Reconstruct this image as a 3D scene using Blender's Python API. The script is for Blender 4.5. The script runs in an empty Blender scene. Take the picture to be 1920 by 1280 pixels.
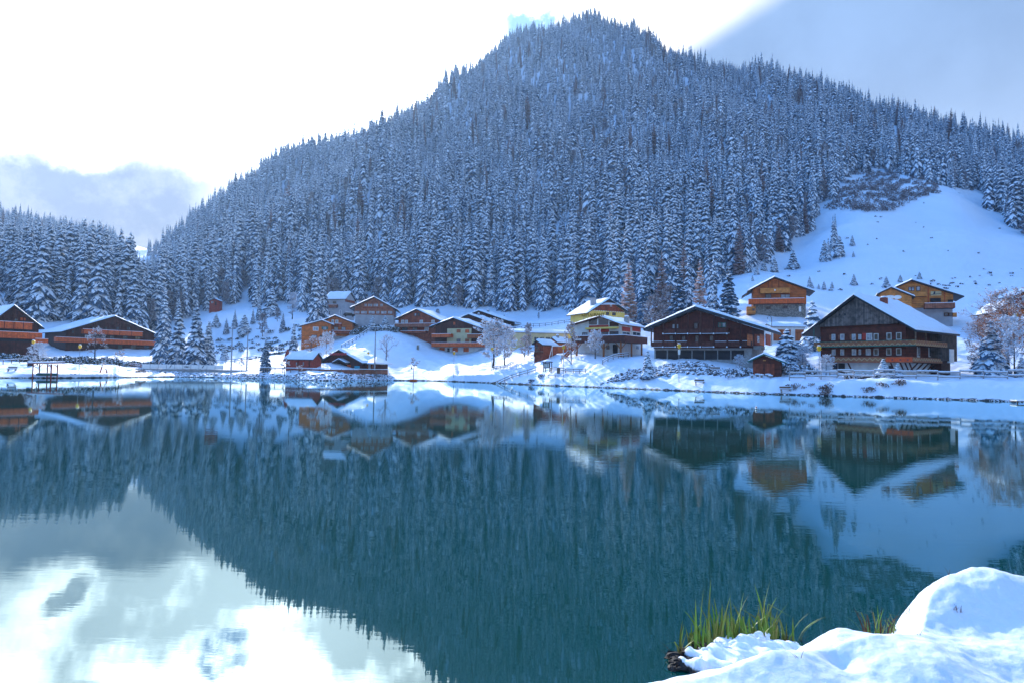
import bpy, math, random
import numpy as np
from mathutils import Vector, Matrix

# ------------------------------------------------------------------ camera
F, HP, ROLL, CH = 1200.0, math.atan(52/1200), 0.0165, 3.3
S = bpy.context.scene
cd = bpy.data.cameras.new('camera'); cam = bpy.data.objects.new('camera', cd); S.collection.objects.link(cam)
cd.sensor_width = 36; cd.lens = 36*F/1920; cd.clip_start = .1; cd.clip_end = 6000
CM = Matrix.Rotation(math.pi/2+HP, 3, 'X') @ Matrix.Rotation(ROLL, 3, 'Z')
cam.matrix_world = Matrix.Translation((0, 0, CH)) @ CM.to_4x4()
S.camera = cam
S.render.resolution_x, S.render.resolution_y = 1024, 682

# ------------------------------------------------------------------ light
SUN_AZ, SUN_EL = -19.0, 28.0         # degrees, azimuth from the view axis, negative to the left
sd = bpy.data.lights.new('sun', 'SUN'); so = bpy.data.objects.new('sun', sd); S.collection.objects.link(so)
sd.energy = 3.0; sd.angle = math.radians(.55); sd.color = (1, .95, .87)
a, e = math.radians(SUN_AZ), math.radians(SUN_EL)
SD = Vector((math.sin(a)*math.cos(e), math.cos(a)*math.cos(e), math.sin(e)))
so.rotation_euler = SD.to_track_quat('Z', 'Y').to_euler()
S.view_settings.view_transform = 'Standard'; S.view_settings.look = 'None'
S.view_settings.exposure = 0.86; S.view_settings.gamma = 1
S.cycles.max_bounces = 6; S.cycles.diffuse_bounces = 3; S.cycles.glossy_bounces = 3
S.cycles.transparent_max_bounces = 6; S.cycles.volume_bounces = 0
S.cycles.use_denoising = True

W = bpy.data.worlds.new('World'); S.world = W; W.use_nodes = True
nt = W.node_tree; nt.nodes.clear()
class NB:
    def __init__(s, nt): s.nt = nt
    def n(s, t, **k):
        x = s.nt.nodes.new(t)
        for a, b in k.items(): setattr(x, a, b)
        return x
    def put(s, sock, v):
        if hasattr(v, 'is_linked') or isinstance(v, bpy.types.NodeSocket): s.nt.links.new(v, sock)
        else: sock.default_value = v
    def m(s, op, a, b=0.0, c=0.0, clamp=False):
        x = s.n('ShaderNodeMath', operation=op); x.use_clamp = clamp
        s.put(x.inputs[0], a); s.put(x.inputs[1], b); s.put(x.inputs[2], c)
        return x.outputs[0]
    def ss(s, v, lo, hi, t0=0.0, t1=1.0, kind='SMOOTHSTEP'):
        x = s.n('ShaderNodeMapRange', interpolation_type=kind)
        s.put(x.inputs[0], v); s.put(x.inputs[1], lo); s.put(x.inputs[2], hi); s.put(x.inputs[3], t0); s.put(x.inputs[4], t1)
        return x.outputs[0]
    def noise(s, vec, scale, detail=4, rough=.55, dim='3D'):
        x = s.n('ShaderNodeTexNoise', noise_dimensions=dim)
        if vec is not None: s.put(x.inputs['Vector'], vec)
        s.put(x.inputs['Scale'], scale); s.put(x.inputs['Detail'], detail); s.put(x.inputs['Roughness'], rough)
        return x.outputs['Fac']
    def mix(s, f, a, b, blend='MIX'):
        x = s.n('ShaderNodeMix', data_type='RGBA', blend_type=blend)
        s.put(x.inputs[0], f); s.put(x.inputs[6], a if hasattr(a, 'is_linked') else (*a, 1)); s.put(x.inputs[7], b if hasattr(b, 'is_linked') else (*b, 1))
        return x.outputs[2]
    def scalec(s, col, f):
        x = s.n('ShaderNodeVectorMath', operation='SCALE')
        s.put(x.inputs[0], col); s.put(x.inputs['Scale'], f)
        return x.outputs[0]
B = NB(nt)
tc = B.n('ShaderNodeTexCoord').outputs['Generated']
sep = B.n('ShaderNodeSeparateXYZ'); nt.links.new(tc, sep.inputs[0])
AZ = B.m('MULTIPLY', B.m('ARCTAN2', sep.outputs[0], sep.outputs[1]), 57.2958)
EL = B.m('MULTIPLY', B.m('ARCSINE', sep.outputs[2]), 57.2958)
n1 = B.noise(tc, 5.0, 8, .6); n2 = B.noise(tc, 2.2, 4, .5); n3 = B.noise(tc, 13.0, 7, .62)
EW = B.m('ADD', EL, B.m('MULTIPLY', B.m('SUBTRACT', n1, .5), 9)); EW = B.m('ADD', EW, B.m('MULTIPLY', B.m('SUBTRACT', n3, .5), 3))
AW = B.m('ADD', AZ, B.m('MULTIPLY', B.m('SUBTRACT', n2, .5), 16))
sky = B.n('ShaderNodeTexSky', sky_type='NISHITA'); sky.sun_disc = False
sky.sun_elevation = math.radians(SUN_EL); sky.sun_rotation = math.radians(SUN_AZ); sky.altitude = 1200
sky.air_density = 1.0; sky.dust_density = .3; sky.ozone_density = 2.0
base = B.scalec(sky.outputs[0], .29)
base = B.mix(1.0, base, (.60, 1.34, 1.88), 'MULTIPLY')
# thin bright cloud over the left and middle of the sky, brightest round the hidden sun
dA = B.m('SUBTRACT', AZ, -20); dE = B.m('SUBTRACT', EL, 24.0)
d2 = B.m('ADD', B.m('POWER', B.m('MULTIPLY', dA, 1/19), 2), B.m('POWER', B.m('MULTIPLY', dE, 1/10), 2))
glow = B.m('EXPONENT', B.m('MULTIPLY', d2, -1))
tex = B.ss(n1, .40, .58, .22, 1.15)
bright = B.m('ADD', 1.15, B.m('MULTIPLY', B.m('MULTIPLY', glow, 12.0), tex))
cwhite = B.scalec(B.mix(B.ss(n1, .4, .6), (.88, .94, 1.0), (1, 1, .99)), bright)
mw = B.m('MULTIPLY', B.ss(AW, -85, -60), B.ss(EW, 46, 33))
out = B.mix(mw, base, cwhite)
# blue openings
gA = B.m('POWER', B.m('MULTIPLY', B.m('SUBTRACT', AW, 2.2), 1/3.6), 2); gE = B.m('POWER', B.m('MULTIPLY', B.m('SUBTRACT', EW, 28.6), 1/3.4), 2)
gap = B.m('EXPONENT', B.m('MULTIPLY', B.m('ADD', gA, gE), -1))
gap = B.ss(B.m('MULTIPLY', gap, B.ss(n3, .38, .62, .35, 1.3)), .18, .75)
out = B.mix(gap, out, (.40, .72, 1.1))
gA = B.m('POWER', B.m('MULTIPLY', B.m('SUBTRACT', AW, -22.6), 1/3.2), 2); gE = B.m('POWER', B.m('MULTIPLY', B.m('SUBTRACT', EW, 22.2), 1/2.3), 2)
gap2 = B.ss(B.m('EXPONENT', B.m('MULTIPLY', B.m('ADD', gA, gE), -1)), .3, .6)
gap2 = B.m('MULTIPLY', gap2, B.ss(n3, .42, .56))
out = B.mix(gap2, out, (1.3, 1.7, 2.6))
# smooth blue grey bank on the right
rb = B.m('SUBTRACT', B.m('ADD', AZ, B.m('MULTIPLY', B.m('SUBTRACT', n2, .5), 3)), B.m('MULTIPLY', B.m('SUBTRACT', EL, 26.7), 2.6))
mr = B.ss(rb, 12.6, 19.5)
shade = B.ss(EL, 8, 28)
cr = B.mix(shade, (.56, .70, .92), (.28, .42, .68)); cr = B.scalec(cr, B.m('MULTIPLY', B.ss(n2, .3, .7, .86, 1.1), B.ss(n1, .35, .65, .93, 1.06)))
out = B.mix(mr, out, cr)
# grey cloud low on the left, with a small loose one above it
ml = B.m('MULTIPLY', B.ss(B.m('ADD', EL, B.m('MULTIPLY', B.m('SUBTRACT', n1, .5), 9)), 15.2, 13.2), B.ss(AZ, -21.5, -28))
cl = B.scalec(B.mix(B.ss(n3, .4, .62), (.40, .46, .62), (.62, .67, .80)), B.ss(n1, .35, .65, .86, 1.12))
out = B.mix(ml, out, cl)
wA = B.m('ADD', AZ, B.m('ADD', 34.2, B.m('MULTIPLY', B.m('SUBTRACT', n3, .5), 5))); wE = B.m('ADD', EL, B.m('ADD', -16.6, B.m('MULTIPLY', B.m('SUBTRACT', n1, .5), 4)))
sA = B.m('POWER', B.m('MULTIPLY', B.m('SUBTRACT', wA, wE), .34), 2); sE = B.m('POWER', B.m('MULTIPLY', B.m('ADD', wA, wE), .85), 2)
sm = B.ss(B.m('EXPONENT', B.m('MULTIPLY', B.m('ADD', sA, sE), -1)), .25, .75)
out = B.mix(B.m('MULTIPLY', sm, .8), out, (.38, .48, .66))
bg = B.n('ShaderNodeBackground'); nt.links.new(out, bg.inputs[0]); bg.inputs[1].default_value = .62
wo = B.n('ShaderNodeOutputWorld'); nt.links.new(bg.outputs[0], wo.inputs[0])
W.cycles.sampling_method = 'MANUAL'; W.cycles.sample_map_resolution = 512

# ------------------------------------------------------------------ helpers
def ray(px, py):
    return CM @ Vector((px-960, 640-py, -F))
def at(px, py, Y):
    d = ray(px, py); return Vector((0, 0, CH)) + d*(Y/d.y)
def onz(px, py, z=0.0):
    d = ray(px, py); return Vector((0, 0, CH)) + d*((z-CH)/d.z)
CMT = np.array(CM.transposed())
def topx(x, y, z):
    p = np.stack([np.asarray(x, float), np.asarray(y, float), np.asarray(z, float)-CH]).reshape(3, -1)
    q = CMT @ p
    return 960+F*q[0]/-q[2], 640-F*q[1]/-q[2]
def tag(o, label, cat, group=None):
    o['label'] = label; o['category'] = cat
    if group: o['group'] = group
    return o
def kind(o, k): o['kind'] = k; return o
def empty(name, loc=(0, 0, 0), rz=0.0, sc=1.0):
    o = bpy.data.objects.new(name, None); S.collection.objects.link(o)
    o.location = loc; o.rotation_euler = (0, 0, rz); o.scale = (sc, sc, sc); o.empty_display_size = .3
    return o
def link(name, me, parent=None, loc=None, rot=None, sc=None):
    o = bpy.data.objects.new(name, me); S.collection.objects.link(o)
    if parent is not None: o.parent = parent
    if loc is not None: o.location = loc
    if rot is not None: o.rotation_euler = rot
    if sc is not None: o.scale = sc
    return o
def copytree(root, loc, rz=0.0, sc=None):
    r = root.copy(); S.collection.objects.link(r); r.location = loc; r.rotation_euler = (0, 0, rz)
    if sc is not None: r.scale = sc if hasattr(sc, '__len__') else (sc, sc, sc)
    def rec(src, dst):
        for ch in list(src.children):
            c = ch.copy(); S.collection.objects.link(c); c.parent = dst; rec(ch, c)
    rec(root, r)
    return r
class MB:
    """collects faces, builds ONE mesh"""
    def __init__(s): s.v = []; s.f = []; s.mi = []
    def add(s, vs, fs, m=0):
        k = len(s.v); s.v.extend([tuple(p) for p in vs]); s.f.extend([tuple(i+k for i in f) for f in fs]); s.mi.extend([m]*len(fs)); return s
    def box(s, x0, x1, y0, y1, z0, z1, m=0):
        x0, x1 = min(x0, x1), max(x0, x1); y0, y1 = min(y0, y1), max(y0, y1); z0, z1 = min(z0, z1), max(z0, z1)
        return s.add([(x0, y0, z0), (x1, y0, z0), (x1, y1, z0), (x0, y1, z0), (x0, y0, z1), (x1, y0, z1), (x1, y1, z1), (x0, y1, z1)],
                     [(0, 3, 2, 1), (4, 5, 6, 7), (0, 1, 5, 4), (1, 2, 6, 5), (2, 3, 7, 6), (3, 0, 4, 7)], m)
    def prism(s, poly, y0, y1, m=0):          # poly of (x, z), counter clockwise seen from the front (-y)
        n = len(poly)
        return s.add([(x, y0, z) for x, z in poly]+[(x, y1, z) for x, z in poly],
                     [tuple(range(n)), tuple(range(2*n-1, n-1, -1))]+[((i+1) % n, i, i+n, (i+1) % n+n) for i in range(n)], m)
    def tube(s, pts, rads, n=6, m=0, cap=True):
        pts = [Vector(p) for p in pts]; k = len(s.v); L = len(pts)
        for i, p in enumerate(pts):
            d = (pts[min(i+1, L-1)]-pts[max(i-1, 0)]).normalized()
            u = d.orthogonal().normalized() if abs(d.z) < .9 else Vector((1, 0, 0)).cross(d).normalized()
            w = d.cross(u); r = rads[i] if hasattr(rads, '__len__') else rads
            for j in range(n):
                t = 2*math.pi*j/n; s.v.append(tuple(p+u*(r*math.cos(t))+w*(r*math.sin(t))))
        for i in range(L-1):
            for j in range(n):
                s.f.append((k+i*n+j, k+i*n+(j+1) % n, k+(i+1)*n+(j+1) % n, k+(i+1)*n+j)); s.mi.append(m)
        if cap: s.f.append(tuple(k+(L-1)*n+j for j in range(n))); s.mi.append(m); s.f.append(tuple(k+j for j in range(n-1, -1, -1))); s.mi.append(m)
        return s
    def bar(s, a, b, w, h, m=0):              # square bar between two points
        a, b = Vector(a), Vector(b); d = (b-a).normalized(); u = d.cross(Vector((0, 0, 1)))
        u = u.normalized() if u.length > 1e-4 else Vector((1, 0, 0)); v = u.cross(d)
        c = [a+u*x*w/2+v*y*h/2 for x, y in ((-1, -1), (1, -1), (1, 1), (-1, 1))]+[b+u*x*w/2+v*y*h/2 for x, y in ((-1, -1), (1, -1), (1, 1), (-1, 1))]
        return s.add(c, [(0, 1, 2, 3), (7, 6, 5, 4), (0, 4, 5, 1), (1, 5, 6, 2), (2, 6, 7, 3), (3, 7, 4, 0)], m)
    def blob(s, c, r, m=0, rng=random, n=7, k=4, j=.18):   # lumpy closed stone or snow lump
        base = len(s.v); cx, cy, cz = c; rx, ry, rz = r if hasattr(r, '__len__') else (r, r, r); ph = rng.random()*6
        s.v.append((cx, cy, cz-rz))
        for i in range(1, k):
            t = math.pi*i/k
            for q in range(n):
                a = 2*math.pi*q/n+ph; f = 1+rng.uniform(-j, j)
                s.v.append((cx+rx*f*math.sin(t)*math.cos(a), cy+ry*f*math.sin(t)*math.sin(a), cz-rz*f*math.cos(t)))
        s.v.append((cx, cy, cz+rz)); top = len(s.v)-1
        for q in range(n):
            s.f.append((base, base+1+(q+1) % n, base+1+q)); s.mi.append(m)
            for i in range(k-2):
                o = base+1+i*n; s.f.append((o+q, o+(q+1) % n, o+n+(q+1) % n, o+n+q)); s.mi.append(m)
            o = base+1+(k-2)*n; s.f.append((o+q, o+(q+1) % n, top)); s.mi.append(m)
        return s
    def mesh(s, name, mats, smooth=False):
        me = bpy.data.meshes.new(name); me.from_pydata(s.v, [], s.f)
        for m in (mats if isinstance(mats, (list, tuple)) else [mats]): me.materials.append(m)
        me.polygons.foreach_set('material_index', s.mi)
        if smooth: me.polygons.foreach_set('use_smooth', [True]*len(s.f))
        me.update(); return me
    def build(s, name, mats, parent=None, smooth=False, loc=None):
        return link(name, s.mesh(name, mats, smooth), parent, loc)

# ------------------------------------------------------------------ materials
MATS = {}
def mat(name, col, rough=.7, var=.25, scale=3.0, bump=0.0, bscale=None, plank=None, metal=0.0, spec=.3, coord='Object', col2=None):
    if name in MATS: return MATS[name]
    m = bpy.data.materials.new(name); m.use_nodes = True; t = m.node_tree; b = NB(t)
    p = t.nodes['Principled BSDF']; p.inputs['Roughness'].default_value = rough; p.inputs['Metallic'].default_value = metal
    p.inputs['Specular IOR Level'].default_value = spec
    tcn = b.n('ShaderNodeTexCoord').outputs[coord]
    nz = b.noise(tcn, scale, 5, .6)
    c2 = col2 or tuple(c*(1-var) for c in col); c1 = tuple(min(1, c*(1+var*.6)) for c in col)
    c = b.mix(b.ss(nz, .35, .65), c2, c1)
    if plank:                                  # boards: ('X'|'Z', boards per metre, strength)
        ax, fr, st = plank
        sp = b.n('ShaderNodeSeparateXYZ'); t.links.new(tcn, sp.inputs[0])
        v = sp.outputs['XYZ'.index(ax)]
        cell = b.m('FLOOR', b.m('MULTIPLY', v, fr)); wn = b.n('ShaderNodeTexWhiteNoise', noise_dimensions='1D'); b.put(wn.inputs['W'], cell)
        fr_ = b.m('FRACT', b.m('MULTIPLY', v, fr)); gapm = b.ss(b.m('ABSOLUTE', b.m('SUBTRACT', fr_, .5)), .40, .5, 1.0, 1-st)
        c = b.scalec(c, b.m('MULTIPLY', gapm, b.ss(wn.outputs[0], 0, 1, 1-st*.6, 1+st*.4, 'LINEAR')))
    t.links.new(c, p.inputs['Base Color'])
    if bump:
        bp = b.n('ShaderNodeBump'); bp.inputs['Distance'].default_value = bump
        t.links.new(b.noise(tcn, bscale or scale*3, 6, .65), bp.inputs['Height']); t.links.new(bp.outputs[0], p.inputs['Normal'])
    MATS[name] = m; return m
def snowtop(name, dark, dark2, lo=.25, hi=.5, rough=.8, scale=2.0):   # stuff that carries snow where it faces up
    if name in MATS: return MATS[name]
    m = bpy.data.materials.new(name); m.use_nodes = True; t = m.node_tree; b = NB(t); p = t.nodes['Principled BSDF']; p.inputs['Roughness'].default_value = rough
    g = b.n('ShaderNodeNewGeometry'); s = b.n('ShaderNodeSeparateXYZ'); t.links.new(g.outputs['True Normal'], s.inputs[0])
    tcn = b.n('ShaderNodeTexCoord').outputs['Object']; nz = b.noise(tcn, scale, 4, .6)
    up = b.ss(b.m('ADD', b.m('MULTIPLY', b.m('SUBTRACT', nz, .5), .9), s.outputs[2]), lo, hi)
    c = b.mix(up, b.mix(b.ss(nz, .35, .65), dark, dark2), (.80, .86, .95)); t.links.new(c, p.inputs['Base Color'])
    MATS[name] = m; return m
SNOW = mat('snow', (.80, .86, .95), .65, .04, 1.5, .03, 6)
def treemat(name, a, b_):
    m = bpy.data.materials.new(name); m.use_nodes = True; t = m.node_tree; b = NB(t); p = t.nodes['Principled BSDF']; p.inputs['Roughness'].default_value = .8
    oi = b.n('ShaderNodeObjectInfo'); tcn = b.n('ShaderNodeTexCoord').outputs['Object']
    f = b.m('ADD', b.m('MULTIPLY', oi.outputs['Random'], .65), b.m('MULTIPLY', b.noise(tcn, .45, 3, .6), .35))
    t.links.new(b.mix(f, a, b_), p.inputs['Base Color']); MATS[name] = m; return m
NEEDLE = treemat('fir_needles', (.035, .080, .14), (.095, .175, .27))
CSNOW = treemat('crown_snow', (.78, .86, .95), (.95, .97, .99))
BARK = mat('bark', (.055, .042, .036), .9, .4, 4)
TWIG = mat('frosted_twigs', (.55, .54, .58), .8, .35, 1.2)
TWIGD = mat('bare_twigs', (.24, .18, .18), .8, .4, 1.2)
RUST = mat('rusty_leaves', (.52, .27, .17), .8, .4, .8)
LARCH = mat('larch_needles', (.70, .42, .34), .8, .35, .5)
LARCHD = mat('bare_larch_twigs', (.34, .25, .25), .8, .4, .5)
GLASS = mat('window_glass', (.035, .05, .07), .08, .4, .6, spec=.9)
GLASSL = mat('curtained_glass', (.30, .33, .38), .15, .35, 1.2, spec=.8)
WHITE = mat('white_paint', (.78, .78, .76), .5, .08, 2)
PLAST = mat('white_render', (.62, .61, .58), .85, .12, .8, .01, 20)
CREAM = mat('cream_render', (.55, .47, .27), .85, .10, .8)
YELLOW = mat('yellow_render', (.78, .56, .14), .8, .10, .8)
GREYR = mat('grey_render', (.36, .36, .38), .85, .12, .8)
CONC = mat('concrete', (.30, .29, .28), .9, .2, 1.5, .01, 15)
DARKW = mat('dark_brown_boards', (.075, .018, .012), .75, .3, 1.5, plank=('X', 5, .45))
DARKH = mat('dark_brown_logs', (.12, .027, .015), .75, .3, 1.5, plank=('Z', 4, .45))
BROWNW = mat('brown_boards', (.27, .058, .026), .75, .3, 1.5, plank=('X', 4, .4))
MIDW = mat('faded_brown_boards', (.30, .105, .06), .75, .3, 1.5, plank=('X', 4, .35))
ORANGEW = mat('orange_pine_boards', (.52, .13, .022), .6, .25, 1.2, plank=('Z', 4, .35))
HONEYW = mat('honey_pine_boards', (.62, .22, .045), .6, .25, 1.2, plank=('Z', 4, .35))
RAILO = mat('orange_balcony_boards', (.62, .11, .022), .6, .25, 2, plank=('X', 6, .35))
RAILD = mat('dark_balcony_boards', (.11, .030, .020), .7, .25, 2, plank=('X', 6, .5))
RAILB = mat('brown_balcony_boards', (.36, .095, .03), .7, .25, 2, plank=('X', 6, .4))
WEATH = mat('weathered_grey_boards', (.15, .115, .10), .85, .45, 1.5, plank=('X', 3.2, .6))
FASC = mat('dark_fascia', (.035, .040, .048), .6, .3, 2)
FASCG = mat('green_fascia', (.012, .12, .095), .5, .3, 2)
REDP = mat('red_panel', (.42, .035, .02), .6, .2, 2)
STONE = mat('stone_wall', (.24, .22, .19), .9, .5, 2.5, .03, 6)
GARD = mat('garage_door', (.022, .018, .022), .6, .3, 1, plank=('Z', 3, .5))
METAL = mat('galvanised_metal', (.30, .32, .36), .45, .2, 3, metal=.6)
LANT = mat('yellow_lantern', (.85, .48, .02), .4, .1, 4)
BRICK = mat('chimney_brick', (.26, .07, .045), .85, .35, 8)
REDW = mat('red_painted_wood', (.34, .05, .03), .7, .3, 2)
FENCEW = mat('fence_wood', (.20, .13, .09), .8, .35, 2)
FENCEG = mat('grey_fence_wood', (.40, .37, .37), .8, .25, 2)
ROCK = snowtop('snowy_rock', (.035, .030, .034), (.12, .10, .095), .22, .55)
BUSH = snowtop('snowy_bush', (.018, .026, .022), (.05, .055, .04), .15, .6, scale=1.2)
BRUSH = snowtop('brown_brush', (.12, .10, .11), (.22, .17, .17), .45, .9, scale=.4)
DRYG = mat('dry_grass', (.23, .12, .055), .8, .5, 3)
REEDG = mat('green_reed', (.12, .22, .025), .5, .5, 5, col2=(.20, .17, .035))
REEDB = mat('brown_reed', (.12, .05, .022), .7, .5, 8)
MUD = mat('dark_mud', (.022, .016, .014), .6, .5, 4, .03, 12)
CYAN = mat('cyan_panel', (.03, .30, .40), .5, .1, 2)
DKGREEN = mat('green_hull', (.02, .11, .10), .5, .2, 2)
INK = mat('sign_ink', (.03, .04, .07), .6, .1, 2)
REDL = mat('red_letters', (.42, .03, .04), .5, .1, 3)
# ------------------------------------------------------------------ terrain
# ground control points along viewing columns: (pixel column) then (distance, pixel row of the ground) for
# shore, lawn, village front, village back, terrace, foot of the forest, mid slope, ridge
COL = [
 (-500, 708, (128, 703), (155, 676), (180, 655), (200, 635), (240, 600), (330, 520), (700, 396)),
 (0, 708, (127, 703), (155, 676), (180, 652), (200, 628), (235, 600), (420, 500), (850, 434)),
 (100, 708, (131, 703), (160, 680), (205, 655), (222, 632), (238, 602), (420, 505), (850, 454)),
 (200, 707, (142, 702), (170, 682), (206, 656), (224, 640), (240, 612), (420, 505), (800, 476)),
 (262, 707, (158, 702), (185, 686), (212, 662), (228, 645), (250, 625), (400, 540), (640, 470)),
 (300, 706, (164, 701), (186, 690), (215, 662), (235, 645), (262, 620), (420, 530), (650, 486)),
 (340, 706, (170, 699), (188, 691), (222, 656), (245, 636), (290, 600), (430, 510), (690, 450)),
 (400, 707, (172, 699), (190, 691), (250, 648), (270, 600), (305, 578), (440, 480), (750, 400)),
 (500, 709, (165, 700), (174, 691), (246, 640), (270, 596), (300, 576), (460, 430), (800, 338)),
 (600, 713, (152, 700), (159, 691.5), (226, 636), (245, 606), (285, 588), (475, 395), (840, 312)),
 (700, 712, (166, 699), (173, 691), (220, 607), (240, 601), (272, 594), (488, 368), (890, 274)),
 (760, 713, (176, 700), (188, 682), (206, 632), (236, 605), (270, 596), (495, 352), (915, 248)),
 (800, 713, (178, 701), (190, 676), (206, 652), (236, 612), (268, 596), (500, 345), (930, 244)),
 (860, 715, (160, 703), (186, 680), (203, 670), (236, 618), (265, 596), (505, 325), (950, 195)),
 (960, 719, (151, 700), (165, 690), (186, 654), (230, 615), (260, 594), (515, 300), (1000, 118)),
 (1020, 722, (143, 700), (152, 676), (172, 657), (218, 612), (255, 592), (518, 294), (1015, 92)),
 (1080, 724, (138, 700), (146, 669), (168, 655), (208, 608), (248, 586), (520, 290), (1020, 84)),
 (1180, 728, (128, 703), (137, 674), (155, 664), (200, 612), (235, 578), (520, 282), (1000, 102)),
 (1300, 733, (119, 702), (124, 675), (150, 664), (190, 612), (230, 556), (500, 275), (950, 172)),
 (1400, 737, (110, 706), (119, 697), (150, 648), (176, 584), (230, 515), (470, 285), (900, 184)),
 (1500, 740, (105, 711), (112, 703), (146, 645), (176, 584), (300, 455), (430, 318), (850, 203)),
 (1600, 743, (101, 713), (112, 704), (142, 640), (168, 600), (360, 350), (440, 325), (740, 222)),
 (1640, 744, (100, 713), (112, 704), (141, 637), (166, 601), (363, 348), (440, 328), (720, 240)),
 (1658, 745, (99, 714), (112, 704), (141, 635), (164, 602), (366, 347), (440, 328), (820, 250)),
 (1700, 746, (98, 714), (112, 704), (140, 632), (162, 603), (370, 345), (440, 330), (780, 256)),
 (1800, 749, (95, 716), (108, 706), (138, 636), (160, 600), (375, 348), (445, 342), (740, 284)),
 (1860, 751, (93, 717), (106, 706), (136, 640), (158, 600), (330, 400), (430, 356), (710, 302)),
 (1920, 753, (91, 719), (105, 706), (132, 640), (152, 605), (280, 440), (400, 374), (700, 318)),
 (2150, 760, (86, 722), (102, 708), (130, 640), (150, 605), (250, 500), (380, 410), (640, 350)),
 (2900, 790, (70, 745), (95, 715), (130, 660), (150, 630), (250, 540), (380, 440), (600, 424)),
]
_u, _Y, _Z = [], [], []
for c in COL:
    px, sh = c[0], c[1]
    s = onz(px, sh, 0.0); _u.append(s.x/s.y)
    Ys = [s.y-14, s.y-.8, s.y+.4]; Zs = [-3.0, -.5, .30]
    for Yk, py in c[2:]:
        p = at(px, py, Yk); Ys.append(Yk); Zs.append(p.z)
    Zs[3] = max(Zs[3], .8)
    Ys.append(Ys[-1]+60); Zs.append(Zs[-1]-6); Ys.append(Ys[-1]+260); Zs.append(Zs[-3]-90)
    _Y.append(Ys); _Z.append(Zs)
_u = np.array(_u); _Y = np.array(_Y); _Z = np.array(_Z); NK = _Y.shape[1]
UG = np.linspace(-1.7, 1.9, 1801)
def _smooth(a, w):
    k = np.exp(-.5*(np.arange(-3*w, 3*w+1)/w)**2); k /= k.sum()
    return np.convolve(np.pad(a, 3*w, 'edge'), k, 'valid')
YK = np.stack([_smooth(np.interp(UG, _u, _Y[:, k]), 5 if k < 4 else 9) for k in range(NK)])
ZK = np.stack([_smooth(np.interp(UG, _u, _Z[:, k]), 5 if k < 4 else 9) for k in range(NK)])
_rs = np.random.RandomState(5)
_OCT = []
for L, A in ((90, 2.2), (45, 1.2), (22, .5), (10, .24), (5, .15), (2.4, .12), (1.3, .07)):
    for _ in range(4):
        t = _rs.rand()*6.28; _OCT.append((math.cos(t)*6.28/L, math.sin(t)*6.28/L, _rs.rand()*6.28, A/4, L))
def fbm(x, y, lmax=1e9, lmin=0):
    r = 0
    for a, b, p, A, L in _OCT:
        if lmin <= L <= lmax: r = r+A*np.sin(a*x+b*y+p+1.3*np.sin(.37*b*x-.41*a*y+p*2))
    return r
SPUR = [(-150, 390), (-140, 470), (-118, 570), (-80, 720), (-20, 900)]
def H(x, y):
    """height of the ground at world x, y (arrays or numbers)"""
    x = np.atleast_1d(np.asarray(x, float)); y = np.atleast_1d(np.asarray(y, float))
    u = np.clip(x/np.maximum(y, 1.0), UG[0], UG[-1])
    f = (u-UG[0])/(UG[1]-UG[0]); i = np.clip(f.astype(int), 0, len(UG)-2); f = f-i
    Yk = YK[:, i]*(1-f)+YK[:, i+1]*f; Zk = ZK[:, i]*(1-f)+ZK[:, i+1]*f
    d = np.diff(Zk, axis=0)/np.diff(Yk, axis=0); h = np.diff(Yk, axis=0)
    m = np.zeros_like(Yk)
    w1 = 2*h[1:]+h[:-1]; w2 = h[1:]+2*h[:-1]
    with np.errstate(divide='ignore', invalid='ignore'):
        hm = (w1+w2)/(w1/d[:-1]+w2/d[1:])
    m[1:-1] = np.where(d[:-1]*d[1:] > 0, hm, 0.0); m[0] = d[0]; m[-1] = d[-1]
    z = np.full(x.shape, -3.0)
    for k in range(NK-1):
        s = (y >= Yk[k]) & (y < Yk[k+1]) if k < NK-2 else (y >= Yk[k])
        if not s.any(): continue
        t = np.clip((y[s]-Yk[k][s])/h[k][s], 0, 1); hh = h[k][s]
        z[s] = ((2*t**3-3*t**2+1)*Zk[k][s]+(t**3-2*t**2+t)*hh*m[k][s]+(-2*t**3+3*t**2)*Zk[k+1][s]+(t**3-t**2)*hh*m[k+1][s])
    sh = Yk[1]; far = np.clip((y-sh)/6, 0, 1); big = np.clip((y-Yk[6])/120, 0, 1)
    n = fbm(x, y, 12)*far*1.15*(.9+.5*np.clip(1-(y-sh)/14, 0, 1))+fbm(x, y, 30, 18)*far*.35+fbm(x, y, 1e9, 40)*big*1.6
    rr = np.clip((Yk[9]-y)/150, .25, 1)*np.clip((y-Yk[7]-30)/130, 0, 1)*np.clip((u+.52)/.12, 0, 1)*np.clip((.52-u)/.12, .15, 1)
    n = n+rr*(9.5*np.sin((x+.35*y)/23+1.5*np.sin(y/120+.7)+.9*np.sin(x/61))+4*np.sin((x-.2*y)/11.5+2))
    # a spur runs down the left flank, with a hollow beyond it
    best = np.full(x.shape, 1e9); side = np.zeros(x.shape)
    for (ax, ay), (bx, by) in zip(SPUR[:-1], SPUR[1:]):
        dx, dy = bx-ax, by-ay; t = np.clip(((x-ax)*dx+(y-ay)*dy)/(dx*dx+dy*dy), 0, 1); ex, ey = x-ax-t*dx, y-ay-t*dy; dd = np.hypot(ex, ey)
        k = dd < best; best = np.where(k, dd, best); side = np.where(k, np.sign(ex*dy-ey*dx), side)
    n = n+np.where(y > 330, 17*np.exp(-(best/34)**2)-np.where(side < 0, 12*np.exp(-((best-75)/45)**2), 0), 0)*np.clip((y-330)/70, 0, 1)*np.clip((Yk[9]-y)/220, 0, 1)
    return z+n
def h1(x, y): return float(H(x, y)[0])
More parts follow.
